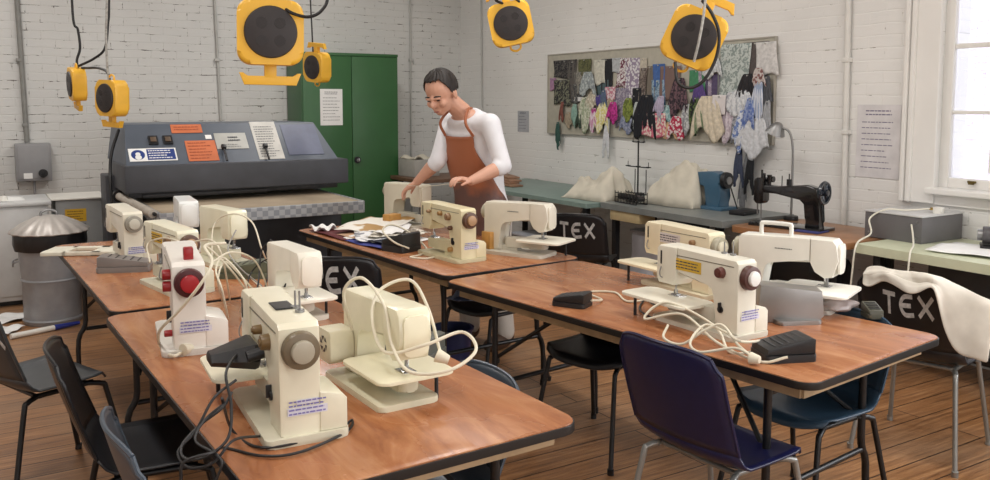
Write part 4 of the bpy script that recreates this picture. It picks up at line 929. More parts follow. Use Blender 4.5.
def swatch(label, p, w, h, m, kind='flat', layer=0, seed=0):
    """hung from a pin at its top: p is the point at the top middle on the wall"""
    w *= 1.2 if kind == 'flat' else 1.0; h *= 1.0 if kind == 'flat' or h > .4 and w < .12 else .76
    r_ = random.Random(seed * 7 + 3); a1, a2, a3 = (r_.uniform(0, 6) for _ in range(3)); tlt = r_.uniform(-.12, .12)
    t = thing('fabric_swatch', label, 'fabric sample', (BX - .004 - layer * .009, p[1], p[2]), 0, 'fabric samples on the pin board')
    def f(i, j):
        u = i - .5
        if kind == 'flat':
            wd = w * (1 + .05 * math.sin(j * 5 + a1)); fold = .003 * math.sin(i * 7 + a2) * (1 - .4 * j); low = .015 * math.sin(i * 6 + a3)
        else:          # gathered at the pin, opening downward
            wd = w * (.42 + .80 * j ** .7 * (1 - .15 * j)); fold = (.006 + .010 * j) * math.sin(i * 16 + a2 + j * 2); low = .05 * math.sin(i * 8 + a3)
        return Vector((-.004 - abs(fold) - .010 * math.sin(j * 3) * (kind != 'flat'), u * wd + tlt * h * j, -h * j + low * j * (h / .25)))
    b = NB(); grid(b, f, 14 if kind == 'flat' else 26, 12); solid(obj('cloth', b, m, t), .002, 1)
    b = NB(); cyl(b, (-.002, 0, -.012), (-.020 , 0, -.012), .005, .006, 10); obj('pin_head', b, mat('pin_steel', (190, 190, 186), .3, .5), t)
    return t
WHT = (226, 226, 226); BLK = (40, 38, 42)
SW = [  # label, top-mid px, w, h (m), material spec, kind, layer
 ('black patterned sample at the top left corner of the board', (4.930, 6.774, 1.946), .30, .17, (BLK, 'b', (90, 88, 84)), 'flat', 0),
 ('black leaf-print sample below the top left corner one', (4.930, 6.821, 1.755), .22, .24, (BLK, 'b', (120, 122, 104)), 'flat', 1),
 ('small lilac sample at the left edge of the board', (4.930, 6.973, 1.778), .09, .12, ((168, 130, 160), None, 0), 'flat', 0),
 ('grey and violet striped narrow sample, third on the top row', (4.930, 6.645, 1.932), .11, .40, ((150, 140, 156), 'stripe', (92, 88, 84)), 'flat', 0),
 ('olive green sample at the top left of the board', (4.930, 6.458, 1.942), .16, .16, ((104, 106, 70), 'b', (76, 78, 54)), 'flat', 0),
 ('silver grey lace sample under the olive one', (4.930, 6.395, 1.820), .24, .25, ((176, 184, 184), 'dots', (138, 146, 148)), 'gather', 1),
 ('off-white tag-like sample next to a black strip, top row', (4.930, 6.233, 1.924), .13, .22, ((210, 208, 194), None, 0), 'flat', 1),
 ('plain black strip on the top row left of centre', (4.930, 6.133, 1.929), .13, .30, ((36, 36, 40), None, 0), 'flat', 0),
 ('teal grey sample under the plain black strip', (4.930, 6.201, 1.742), .15, .16, ((84, 104, 108), None, 0), 'flat', 0),
 ('pink floral square under the black strip', (4.930, 6.071, 1.677), .12, .12, ((224, 206, 210), 'dots', (196, 130, 146)), 'flat', 1),
 ('light grey square on the top row right of the black strip', (4.930, 6.006, 1.932), .12, .13, ((186, 190, 194), None, 0), 'flat', 0),
 ('white sample with pink and black blotches, top row', (4.930, 5.896, 1.927), .13, .26, ((224, 220, 220), 'b', (112, 52, 74)), 'flat', 0),
 ('long white and mauve spotted strip left of centre', (4.930, 5.776, 1.922), .15, .42, ((220, 218, 222), 'dots', (150, 136, 158)), 'flat', 0),
 ('small beige card on the top row near centre', (4.930, 5.646, 1.916), .09, .13, ((200, 192, 176), None, 0), 'flat', 0),
 ('narrow brown strip hanging near the centre top', (4.930, 5.618, 1.831), .07, .30, ((92, 80, 76), 'b', (140, 130, 122)), 'flat', 1),
 ('bright blue rectangle near the centre of the board', (4.930, 5.445, 1.858), .12, .18, ((72, 108, 170), None, 0), 'flat', 0),
 ('pale blue patterned sample under the bright blue rectangle', (4.930, 5.454, 1.725), .13, .24, ((150, 172, 190), 'b', (90, 120, 150)), 'flat', 0),
 ('white pattern label strip on the middle of the left half', (4.930, 6.483, 1.589), .22, .04, (WHT, None, 0), 'flat', 0),
 ('second white label strip, right of the first on the middle line', (4.930, 5.742, 1.603), .14, .04, (WHT, None, 0), 'flat', 0),
 ('rust red strip hanging alone at the lower left of the board', (4.930, 6.802, 1.562), .07, .24, ((132, 84, 74), None, 0), 'gather', 0),
 ('dark green tail hanging below the lower left corner', (4.930, 6.866, 1.347), .08, .30, ((52, 86, 78), None, 0), 'gather', 1),
 ('pale sea-green sample on the lower left', (4.930, 6.607, 1.523), .11, .25, ((140, 172, 160), None, 0), 'gather', 0),
 ('cream and green ruffled sample on the lower row', (4.930, 6.422, 1.589), .22, .38, ((200, 202, 184), 'b', (156, 166, 140)), 'gather', 1),
 ('magenta and white strip beside the cream ruffled one', (4.930, 6.285, 1.487), .11, .26, ((180, 70, 140), 'stripe', (226, 214, 220)), 'gather', 2),
 ('black thin strip in the lower left cluster', (4.930, 6.212, 1.524), .08, .28, (BLK, None, 0), 'gather', 0),
 ('yellow and white gathered sample in the lower row', (4.930, 6.154, 1.542), .20, .32, ((214, 204, 130), 'b', (228, 224, 196)), 'gather', 2),
 ('violet blue knot above the yellow sample', (4.930, 6.228, 1.606), .10, .12, ((86, 74, 140), None, 0), 'gather', 1),
 ('cream patterned sample above the magenta bow', (4.930, 6.069, 1.596), .13, .16, ((206, 196, 172), 'dots', (160, 144, 120)), 'gather', 0),
 ('bright magenta bow-like sample in the lower row', (4.930, 5.998, 1.542), .16, .22, ((196, 62, 150), 'b', (150, 40, 110)), 'gather', 3),
 ('long white ribbon trailing below the board', (4.930, 6.080, 1.398), .09, .40, ((214, 216, 220), None, 0), 'gather', 2),
 ('lime and olive sample right of the magenta one', (4.930, 5.808, 1.577), .15, .24, ((138, 150, 72), 'b', (96, 108, 52)), 'gather', 1),
 ('slate blue sample under the lime one', (4.930, 5.845, 1.437), .20, .20, ((112, 120, 146), 'b', (150, 156, 176)), 'gather', 0),
 ('pale silver sample left of the long black cloth', (4.930, 5.689, 1.542), .14, .28, ((190, 198, 196), None, 0), 'gather', 1),
 ('large black cloth hanging at the centre of the lower row', (4.930, 5.562, 1.601), .30, .42, ((26, 28, 36), None, 0), 'gather', 2),
 ('cream and pink patchwork sample under the black cloth', (4.930, 5.459, 1.450), .24, .20, ((226, 208, 196), 'dots', (206, 110, 130)), 'flat', 3),
 ('light teal floral sample right of the black cloth', (4.930, 5.339, 1.517), .17, .20, ((172, 196, 196), 'b', (120, 156, 160)), 'gather', 1),
 ('peach sample at the bottom edge near the centre', (4.930, 5.288, 1.378), .16, .16, ((226, 190, 150), None, 0), 'gather', 1),
 ('red and white floral sample at the bottom edge, right of centre', (4.930, 5.195, 1.428), .19, .22, ((222, 206, 206), 'dots', (176, 44, 76)), 'gather', 3),
 ('black and maroon mottled sample under the tilted reel', (4.930, 5.192, 1.736), .24, .42, ((44, 36, 44), 'b', (110, 84, 92)), 'gather', 0),
 ('dark brown tartan sample behind the tilted reel', (4.930, 5.300, 1.836), .20, .30, ((64, 50, 52), 'stripe', (124, 102, 96)), 'flat', 0),
 ('emerald sample behind the black cable loop', (4.930, 5.003, 1.794), .14, .18, ((74, 138, 100), None, 0), 'flat', 0),
 ('purple sample below the tilted reel at its right', (4.930, 4.967, 1.683), .16, .20, ((92, 72, 132), None, 0), 'gather', 1),
 ('olive and black sample hanging right of the red floral one', (4.930, 4.986, 1.581), .18, .34, ((86, 104, 62), 'b', (30, 32, 30)), 'gather', 2),
 ('white lace fringe sample high on the right half', (4.930, 4.813, 1.880), .20, .18, ((216, 218, 218), 'dots', (190, 194, 196)), 'gather', 1),
 ('plum rectangle under the white lace fringe', (4.930, 4.820, 1.758), .14, .18, ((92, 80, 112), None, 0), 'flat', 0),
 ('large cream cloth corner hanging below the right half', (4.930, 4.846, 1.588), .34, .40, ((218, 206, 184), None, 0), 'gather', 3),
 ('red and white striped sample above the cream cloth', (4.930, 4.721, 1.595), .12, .16, ((178, 62, 76), 'stripe', (222, 216, 216)), 'flat', 4),
 ('pale grey sheet with drawn leaf outlines at the top right', (4.930, 4.593, 1.975), .24, .46, ((196, 204, 200), 'b', (140, 152, 148)), 'flat', 1),
 ('dark taupe length behind the upper right corner', (4.930, 4.411, 1.979), .20, .50, ((92, 84, 82), None, 0), 'flat', 0),
 ('white sheet at the top right corner of the board', (4.930, 4.309, 1.973), .16, .24, ((218, 216, 214), None, 0), 'flat', 1),
 ('black crumpled sample near the upper right corner', (4.930, 4.460, 1.748), .18, .22, (BLK, None, 0), 'gather', 2),
 ('maroon printed sample near the right edge', (4.930, 4.348, 1.788), .12, .16, ((130, 90, 88), 'dots', (200, 190, 186)), 'gather', 3),
 ('crumpled white sample in the middle of the right end', (4.930, 4.513, 1.631), .28, .22, ((218, 220, 222), 'b', (190, 194, 200)), 'gather', 3),
 ('pale mauve sample in the right half of the lower row', (4.930, 4.628, 1.527), .20, .34, ((186, 172, 184), 'b', (214, 204, 210)), 'gather', 1),
 ('blue and white sample hanging at the right end', (4.930, 4.469, 1.483), .15, .36, ((112, 134, 186), 'b', (216, 220, 228)), 'gather', 4),
 ('light blue scarf sample by the right edge', (4.930, 4.335, 1.687), .13, .36, ((156, 170, 196), 'stripe', (206, 210, 220)), 'gather', 4),
 ('hanging white rounded cloth at the lower right, by the lamp', (4.930, 4.344, 1.425), .30, .34, ((214, 216, 220), None, 0), 'gather', 5),
 ('navy cloth tail below the right end of the board', (4.930, 4.518, 1.213), .10, .34, ((70, 78, 100), None, 0), 'gather', 2),
 ('grey tail hanging lowest under the right end of the board', (4.930, 4.440, 1.187), .08, .46, ((138, 140, 144), None, 0), 'gather', 1),
 ('black tail slanting down at the lower right of the board', (4.930, 4.383, 1.204), .09, .38, ((36, 38, 42), None, 0), 'gather', 4),

 ('dusty grey sample behind the olive green one', (4.930, 6.518, 1.824), .16, .22, ((120, 118, 112), 'b', (150, 146, 136)), 'flat', 0),
 ('charcoal mesh square beside the silver lace sample', (4.930, 6.594, 1.713), .14, .18, ((66, 66, 68), 'dots', (96, 96, 94)), 'flat', 0),
 ('sand coloured scrap left of the cream and green ruffled one', (4.930, 6.703, 1.446), .12, .18, ((160, 148, 128), None, 0), 'gather', 0),
 ('dark forest scrap between the pale sea-green and the ruffled sample', (4.930, 6.512, 1.467), .09, .20, ((58, 74, 62), None, 0), 'gather', 1),
 ('grey-violet print behind the magenta bow', (4.930, 5.932, 1.666), .18, .34, ((128, 120, 140), 'b', (170, 164, 176)), 'flat', 0),
 ('ivory lace scrap under the first label strip', (4.930, 6.317, 1.634), .16, .20, ((208, 202, 186), 'dots', (176, 168, 150)), 'gather', 1),
 ('steel blue scrap beneath the black strip', (4.930, 6.156, 1.651), .10, .22, ((92, 108, 132), None, 0), 'gather', 1),
 ('black cut-out at the upper left of the long black cloth', (4.930, 5.692, 1.662), .12, .16, ((34, 34, 40), None, 0), 'flat', 1),
 ('taupe striped card between brown strip and bright blue rectangle', (4.930, 5.543, 1.845), .09, .30, ((150, 142, 130), 'stripe', (120, 112, 102)), 'flat', 0),
 ('pale lilac scrap under the pale blue patterned sample', (4.930, 5.389, 1.592), .13, .20, ((186, 178, 200), None, 0), 'gather', 2),
 ('white and grey tissue between the mottled and the olive sample', (4.930, 5.084, 1.526), .14, .28, ((206, 208, 208), 'b', (150, 152, 156)), 'gather', 1),
 ('mauve tissue above the plum rectangle', (4.930, 4.918, 1.854), .14, .26, ((150, 136, 156), 'b', (190, 184, 194)), 'flat', 0),
 ('sage green scrap left of the large cream cloth', (4.930, 4.940, 1.526), .12, .26, ((120, 140, 108), None, 0), 'gather', 3),
 ('grey flannel piece behind the leaf outline sheet', (4.930, 4.690, 1.875), .16, .34, ((134, 136, 136), None, 0), 'flat', 0),
 ('silver white tissue right of the red striped sample', (4.930, 4.611, 1.617), .16, .20, ((212, 212, 216), 'b', (176, 178, 186)), 'gather', 2),
 ('smoky grey scrap under the crumpled white sample', (4.930, 4.537, 1.467), .16, .26, ((120, 122, 128), 'b', (164, 166, 172)), 'gather', 2),
 ('cornflower scrap just left of the light blue scarf', (4.930, 4.406, 1.571), .11, .26, ((96, 118, 176), 'b', (150, 164, 200)), 'gather', 5),
 ('dark slate scrap at the right edge under the corner sheet', (4.930, 4.282, 1.728), .12, .30, ((84, 86, 92), None, 0), 'gather', 2),
 ('ash grey drape at the far right end above the lamp', (4.930, 4.257, 1.556), .10, .34, ((172, 174, 178), None, 0), 'gather', 3),
]
for n, (lab, p, w, h, (c1, pt, c2), kd, ly) in enumerate(SW):
    swatch(lab, p, w, h, cloth_mat(c1, {'b': 'blotch'}.get(pt, pt), c2) if pt else cloth_mat(c1), kd, ly, n)

# ------------------------------------------------------------------ things on the benches
def cover(label, c, rz, s, m, seed, H):
    """loose cloth cover slumped over a machine; H is the ridge height along its length"""
    r_ = random.Random(seed); a = [r_.uniform(0, 6) for _ in range(6)]
    def hgt(u):
        x = u * (len(H) - 1); i = min(int(x), len(H) - 2); f = x - i; f = f * f * (3 - 2 * f); return H[i] * (1 - f) + H[i + 1] * f
    b = NB()
    def f(i, j):
        u = i; v = j * 2 - 1; h = hgt(u)
        edge = (1 - abs(v) ** 2.6) ** .75 * min(1, math.sin(math.pi * min(1, max(0, u)) ) * 3.2) ** .6 if 0 < u < 1 and abs(v) < 1 else 0
        fold = .016 * math.sin(u * 9 + v * 4 + a[0]) + .012 * math.sin(v * 8 - u * 6 + a[1]) + .007 * math.sin(u * 24 + v * 11 + a[2])
        x = (u - .5) * s[0] * (1 + .06 * math.sin(v * 4 + a[3])) + .014 * math.sin(v * 9 + a[4]) ; y = v * s[1] / 2 * (1 - .35 * edge * (h / max(H)) * .6) * (1 + .08 * math.sin(u * 8 + a[5]))
        return Vector((x, y, .002 + max(0, h * edge + fold * edge)))
    grid(b, f, 48, 30)
    o = obj('machine_cover', b, m, None, True, 80); solid(o, .003, 1); o.location = c; o.rotation_euler = (0, 0, R(rz)); return tag(o, label, 'cover')
M_calico = mat('calico', (204, 198, 182), .85, var=.07, scale=9, bump=.3)
cover('slumped calico machine cover on the green-grey bench, peaked toward its right', (4.36, 5.50, .755), -84, (.50, .38, .2), M_calico, 4, (.12, .16, .14, .16, .21, .24, .18))
cover('calico cover over the machine beside the blue one, upright', (4.58, 4.79, .765), -84, (.48, .36, .3), M_calico, 9, (.12, .20, .27, .31, .32, .30, .26))
def spool_stand():
    t = thing('thread_stand', 'tall black thread stand with cone arms behind the covered machines', 'thread stand', (4.80, 5.55, .755), 0)
    b = NB(); cyl(b, (0, 0, 0), (0, 0, .02), .06, .05, 24, .003); obj('stand_foot', b, M_black, t)
    b = NB(); cyl(b, (0, 0, .01), (0, 0, .46), .007, seg=10); obj('pole', b, M_black, t)
    for z, w in ((.24, .13), (.45, .07)):
        b = NB(); cyl(b, (0, -w, z), (0, w, z), .005, seg=8); 
        for y in (-w, 0, w): cyl(b, (0, y, z), (0, y, z + .045), .003, seg=6); cyl(b, (0, y, z), (0, y, z + .008), .022 if z < .3 else .01, seg=14)
        obj('cone_arm', b, M_black, t)
    for y in (-.08, .06):
        b = NB(); cyl(b, (.02, y, 0), (.02, y, .22), .004, seg=8); obj('rod', b, M_black, t)
spool_stand()
def rack():
    t = thing('bobbin_rack', 'low dark wire rack of bobbins right of the slumped cover', 'rack', (4.30, 5.05, .766), 85)
    b = NB()
    for z in (0.004, .075):
        for y in (-.05, .05): cyl(b, (-.14, y, z), (.14, y, z), .004, seg=8)
    for k in range(8):
        x = -.14 + k * .04
        for y in (-.05, .05): cyl(b, (x, y, .002), (x, y, .09), .0035, seg=6)
        cyl(b, (x, -.05, .04), (x, .05, .04), .003, seg=6)
    obj('wire_frame', b, M_black, t)
    for k in range(6):
        b = NB(); cyl(b, (-.12 + k * .046, -.03, .045), (-.12 + k * .046, .03, .045), .022, seg=14); obj('bobbin', b, mat('bobbin_dark', (52, 50, 50), .4), t)
rack()
def blue_machine():
    t = thing('industrial_sewing_machine', 'blue industrial sewing machine with black handwheel beside the calico cover', 'sewing machine', (4.60, 4.50, .765), -86)
    m = mat('machine_blue', (62, 96, 120), .35, var=.05, coat=.2)
    b = NB(); prism(b, [(-.02, 0), (.12, 0), (.11, .10), (.118, .20), (.10, .262), (.05, .278), (-.16, .26), (-.17, .19), (-.01, .18)], -.055, .055, .016, XZ); obj('body', b, m, t)
    b = NB(); box(b, (-.04, 0, .012), (.40, .17, .024), .004); obj('bed_plate', b, m, t)
    b = NB(); cyl(b, (.118, 0, .215), (.15, 0, .215), .062, .058, 32, .005); w = obj('handwheel', b, M_blackp, t)
    b = NB(); cyl(b, (.15, 0, .215), (.158, 0, .215), .028, seg=20); obj('wheel_hub', b, M_steel, w)
    b = NB(); tube(b, [(.13, .03, .20), (.19, .05, .02), (.20, .05, .004)], .005, 8, 2); obj('belt', b, M_black, t)
    b = NB(); prism(b, [(-.17, .24), (-.22, .22), (-.215, .13), (-.18, .12), (-.165, .18)], -.04, .04, .008, XZ); obj('head', b, m, t)
blue_machine()
def black_machine():
    t = thing('antique_sewing_machine', 'black antique sewing machine with spoked handwheel on the brown bench', 'sewing machine', (4.45, 3.64, .74), -80)
    m = mat('black_lacquer', (16, 16, 19), .2, var=.02, coat=.6)
    b = NB(); box(b, (-.02, 0, .01), (.50, .19, .02), .004); obj('bed_plate', b, m, t)
    b = NB(); prism(b, [(.09, .02), (.19, .02), (.178, .06), (.168, .20), (.18, .235), (.165, .27), (.10, .285), (-.10, .262), (-.22, .268), (-.22, .215), (-.10, .212), (.06, .20), (.095, .17), (.105, .08)], -.034, .034, .013, XZ, seg=3); obj('body', b, m, t)
    b = NB(); prism(b, rrect(.07, .17, .02, cx=-.235, cy=.225), -.036, .036, .012, XZ); cyl(b, (-.235, 0, .31), (-.235, 0, .36), .007, seg=8); obj('head', b, m, t)
    b = NB(); cyl(b, (-.235, 0, .03), (-.235, 0, .15), .004, seg=8); box(b, (-.235, 0, .032), (.03, .02, .008), .002); cyl(b, (-.255, -.01, .06), (-.255, -.01, .15), .005, seg=8); obj('needle_bar', b, M_steel, t)
    b = NB()
    cyl(b, (-.18, .0, .262), (-.18, .0, .33), .012, .016, 14); cyl(b, (-.20, .02, .30), (-.16, .02, .30), .02, seg=14); box(b, (-.21, -.02, .31), (.02, .02, .06), .003); obj('tension_post', b, m, t)
    b = NB(); cyl(b, (-.04, 0, .262), (-.04, 0, .345), .004, seg=8); cyl(b, (-.04, 0, .27), (-.04, 0, .31), .016, seg=14); cyl(b, (-.09, 0, .262), (-.09, 0, .33), .003, seg=8); obj('spool_pin', b, M_black, t)
    b = NB()
    pr = []
    M_ = Matrix.Translation((.20, 0, .24)) @ Matrix.Rotation(R(90), 4, 'Y')
    lathe(b, [(.058, -.008), (.07, -.010), (.076, 0), (.07, .010), (.058, .008), (.056, 0)], 36, M=M_)
    for k in range(6):
        a = k * math.pi / 3; cyl(b, (.20, .015 * math.cos(a), .24 + .015 * math.sin(a)), (.20, .06 * math.cos(a), .24 + .06 * math.sin(a)), .007, seg=8)
    cyl(b, (.17, 0, .24), (.225, 0, .24), .02, seg=18, bev=.003); obj('handwheel', b, mat('blue_black_paint', (30, 38, 50), .2, coat=.6), t)
    b = NB(); tube(b, [(.20, -.06, .20), (.215, -.03, .03), (.22, -.02, .003)], .005, 8, 2); obj('belt', b, M_black, t)
    b = NB(); box(b, (.16, -.07, .006), (.16, .14, .01), .004); obj('blue_mat', b, mat('mat_blue', (58, 62, 120), .7), t)
black_machine()
def lamp():
    t = thing('work_lamp', 'metal gooseneck work lamp rising behind the black antique machine', 'lamp', (4.74, 3.90, .74), 0)
    b = NB(); cyl(b, (0, 0, 0), (0, 0, .03), .05, .045, 20, .004); obj('lamp_base', b, M_black, t)
    b = NB(); tube(b, [(0, 0, .02), (0, .0, .30), (.0, .005, .50), (-.01, .03, .60), (-.02, .09, .63)], .008, 10, 5); obj('gooseneck', b, M_steel, t)
    M_ = Matrix.Translation((-.03, .12, .615)) @ Matrix.Rotation(R(25), 4, 'X')
    b = NB(); lathe(b, [(.015, .05), (.03, .04), (.05, .01), (.068, -.03), (.064, -.03), (.046, .008), (.01, .03)], 28, M=M_); obj('lamp_shade', b, M_steel, t)
lamp()
def grey_box():
    t = thing('power_unit', 'large grey metal box with pale top on the pale bench, cable curling out', 'box', (4.72, 3.00, .745), 0)
    mg = mat('unit_dark_face', (104, 102, 104), .45, var=.04)
    b = NB(); box(b, (0, 0, .075), (.40, .36, .15), .004); obj('casing', b, mg, t)
    b = NB(); box(b, (0, 0, .153), (.41, .37, .008), .002); obj('top_cover', b, mat('unit_pale_top', (204, 204, 204), .35), t)
    b = NB()
    for y in (.15, -.15):
        for z in (.03, .12): cyl(b, (-.20, y, z), (-.205, y, z), .006, seg=8)
    obj('screws', b, M_steel, t)
grey_box()
M_cordw2 = mat('white_cord', (226, 222, 206), .45, var=.02)
GB = [o for o in COL.objects if o.name.startswith('power_unit')][0]
cord(GB, [(4.72, 2.90, .925), (4.62, 2.98, .915), (4.54, 3.06, .915), (4.48, 3.12, .86), (4.38, 3.04, .79), (4.20, 3.00, .75), (4.17, 3.0, .60), (4.17, 3.01, .45)], .005, M_cordw2)
cord(GB, [(4.515, 2.88, .85), (4.47, 2.84, .80), (4.32, 2.74, .765), (4.20, 2.68, .745), (4.17, 2.67, .60), (4.17, 2.68, .50)], .005, M_cordw2)
t = thing('mains_plug', 'white mains plug lying on top of the grey box', 'plug', (4.74, 2.86, .902), 20)
b = NB(); prism(b, rrect(.06, .055, .015), 0, .035, .006); obj('plug_body', b, M_whitep, t)
b = NB()
for x, y in ((-.015, .035), (.015, .035), (0, .035)): box(b, (x, y, .02 if x else .028), (.006, .02, .006))
obj('pins', b, mat('brass_pin', (190, 160, 90), .3, .9), t)
sheet('paper_sheet', 'large white sheet spread on the pale bench right of the grey box', 'paper', (4.56, 2.48), .42, .46, 10, M_paper, .008, z=.745, seed=9)
def cutter():
    t = thing('electric_motor', 'dark grey motor unit at the right edge on the pale bench', 'motor', (4.726, 2.481, 0.745), -60)
    b = NB(); box(b, (0, 0, .012), (.22, .16, .024), .004); obj('foot_plate', b, M_blackp, t)
    b = NB(); cyl(b, (-.10, 0, .075), (.12, 0, .075), .048, seg=28, bev=.006); obj('barrel', b, mat('motor_grey', (84, 82, 84), .4), t)
    b = NB(); cyl(b, (-.125, 0, .075), (-.10, 0, .075), .03, seg=20); obj('shaft_cap', b, M_steel, t)
    b = NB(); cyl(b, (.02, 0, .12), (.02, 0, .145), .014, seg=12); box(b, (0, 0, .125), (.10, .04, .012), .004); obj('terminal_cover', b, M_steel, t)
cutter()
t = thing('timber_strip', 'brown wooden strips stacked on the corner end of the green-grey bench', 'timber', (4.35, 7.05, .755), -10)
for k in range(4):
    b = NB(); box(b, (-.05 + k * .05, (k % 2) * .06, .012 + k * .018), (.12, .85 - k * .12, .016), .002, rot=(0, 0, 8 - k * 5)); obj('wood_strip', b, mat('strip_wood', (146, 112, 88), .6, var=.12), t)
t = thing('cutter_head', 'small black box on the brown bench beside the grey one', 'box', (4.556, 4.150, 0.766), 12)
b = NB(); box(b, (0, 0, .015), (.20, .12, .03), .006); obj('case', b, M_blackp, t); t.name = 'black_box'
# timber trunk on the floor by the far wall, dark bench behind the man
t = bench('side_table', 'dark wooden table in the far corner behind the man', (4.30, 8.05), 1.0, .7, .76, mat('corner_top', (112, 84, 66), .5, var=.1), M_black)
t = thing('crate', 'grey carton of scrap by the far wall behind the right hand of the man', 'carton', (4.05, 8.20, .76), 8)
b = NB(); box(b, (0, 0, .09), (.32, .30, .18), .01); obj('carton_body', b, mat('carton_grey', (168, 166, 160), .7), t)
b = NB(); grid(b, lambda i, j: Vector(((i - .5) * .3, (j - .5) * .28, .19 + .03 * math.sin(i * 9) * math.cos(j * 7)))  , 12, 12); solid(obj('scrap_cloth', b, M_calico, t), .01)

# ------------------------------------------------------------------ the man
def man():
    SH = {'hip': (2.739, 4.629, 0.836), 'waist': (2.720, 4.647, 1.001), 'chest': (2.678, 4.636, 1.211), 'upper': (2.629, 4.613, 1.381), 'neck': (2.563, 4.594, 1.481)}
    SL, SR_ = Vector((2.649, 4.405, 1.410)), Vector((2.597, 4.814, 1.421))
    EL, ER = Vector((2.677, 4.302, 1.164)), Vector((2.469, 4.736, 1.175))
    WL, WR = Vector((2.461, 4.308, 1.084)), Vector((2.386, 4.865, 1.038))
    hip, waist, chest, upper, neck = (Vector(SH[k]) for k in ('hip', 'waist', 'chest', 'upper', 'neck'))
    F = Vector((-.93, -.36, 0)).normalized(); Lf = Vector((-F.y, F.x, 0)); Lf = Vector((F.y * -1, F.x, 0))
    floor_c = Vector((hip.x + .02, hip.y, 0))
    t = thing('person', 'man in a white shirt and rust leather apron bending over the sewing machines', 'person', (floor_c.x, floor_c.y, 0))
    skin = mat('skin', (206, 156, 132), .5, var=.04, scale=14)
    # torso: rings along the spine
    prof = [(Vector((hip.x, hip.y, hip.z - .10)), .165, .115), (hip, .170, .118), (waist, .150, .108), (chest, .172, .122), (upper, .175, .105), (upper.lerp(neck, .65), .115, .075), (neck, .062, .058)]
    cen = smooth_path([p[0] for p in prof], 6); n = len(cen)
    def interp(k, idx):
        x = k / 6; i = min(int(x), len(prof) - 2); f_ = x - i; f_ = f_ * f_ * (3 - 2 * f_); return prof[i][idx] * (1 - f_) + prof[i + 1][idx] * f_
    def ring(k, a, off=0, wide=0):
        d = (cen[min(k + 1, n - 1)] - cen[max(k - 1, 0)]).normalized(); f = (F - d * F.dot(d)).normalized(); l = Lf
        e = .85; ca, sa = math.cos(a), math.sin(a)
        return cen[k] + f * (math.copysign(abs(ca) ** e, ca) * (interp(k, 2) + off)) + l * (math.copysign(abs(sa) ** e, sa) * (interp(k, 1) + off + wide))
    def torso(b, off, k0=0, k1=None):
        k1 = n if k1 is None else k1; rs = [[b.verts.new(ring(k, 2 * math.pi * q / 28, off)) for q in range(28)] for k in range(k0, k1)]
        for r0, r1 in zip(rs, rs[1:]):
            for q in range(28): b.faces.new((r0[q], r0[(q + 1) % 28], r1[(q + 1) % 28], r1[q]))
        b.faces.new(rs[0][::-1]); b.faces.new(rs[-1])
    def limb(b, pts, rad, seg=14):
        pts = [Vector(p) for p in pts]
        for p, r_ in zip(pts, rad):
            s_ = bmesh.new(); bmesh.ops.create_uvsphere(s_, u_segments=seg, v_segments=8, radius=r_); bmesh.ops.translate(s_, vec=p, verts=s_.verts); _join(b, s_)
        for p, q, r0, r1 in zip(pts, pts[1:], rad, rad[1:]):
            if (q - p).length > 1e-4: cyl(b, p, q, r0, r1, seg)
    def ell(b, M, c, r_):
        s_ = bmesh.new(); bmesh.ops.create_uvsphere(s_, u_segments=20, v_segments=14, radius=1)
        bmesh.ops.transform(s_, matrix=M @ Matrix.Translation(c) @ Matrix.Diagonal((r_[0], r_[1], r_[2], 1)), verts=s_.verts); _join(b, s_)
    def remesh(o, v, sm=3):
        r_ = o.modifiers.new('one_surface', 'REMESH'); r_.mode = 'VOXEL'; r_.voxel_size = v; r_.use_smooth_shade = True
        s_ = o.modifiers.new('soften', 'SMOOTH'); s_.factor = .5; s_.iterations = sm
    # head frame: X forward (down toward the hands), Z crown, Y left
    hc = Vector((2.412, 4.581, 1.595))
    hf = (F * .80 + Vector((.02, -.12, 0)) + Vector((0, 0, -.42))).normalized()
    hl = (Lf - hf * Lf.dot(hf)).normalized(); hu = hf.cross(hl); 
    if hu.z < 0: hu = -hu
    HS = 1.12
    HM = Matrix((( hf.x, hl.x, hu.x, hc.x), (hf.y, hl.y, hu.y, hc.y), (hf.z, hl.z, hu.z, hc.z), (0, 0, 0, 1))) @ Matrix.Diagonal((HS, HS, HS, 1))
    b = NB(); torso(b, -.004)
    limb(b, [neck - F * .0, neck.lerp(hc, .45), hc - hf * .03 - hu * .03], [.060, .055, .055])
    ell(b, HM, (-.012, 0, .028), (.100, .077, .088)); ell(b, HM, (.028, 0, -.038), (.062, .058, .066)); ell(b, HM, (.050, 0, -.082), (.030, .030, .024))
    ell(b, HM, (.086, 0, .008), (.014, .050, .010))
    ell(b, HM, (.100, 0, -.022), (.022, .013, .020)); ell(b, HM, (.092, 0, .0), (.012, .008, .026))
    ell(b, HM, (.082, 0, -.062), (.012, .024, .007)); ell(b, HM, (.080, 0, -.072), (.011, .020, .007))
    for s in (-1, 1):
        ell(b, HM, (-.008, s * .080, -.012), (.020, .008, .032)); ell(b, HM, (.062, s * .038, -.030), (.026, .022, .022))
    for sh, el, wr in ((SL, EL, WL), (SR_, ER, WR)):
        limb(b, [upper.lerp(sh, .45), sh, sh.lerp(el, .5), el, el.lerp(wr, .35), wr], [.062, .056, .048, .041, .043, .027])
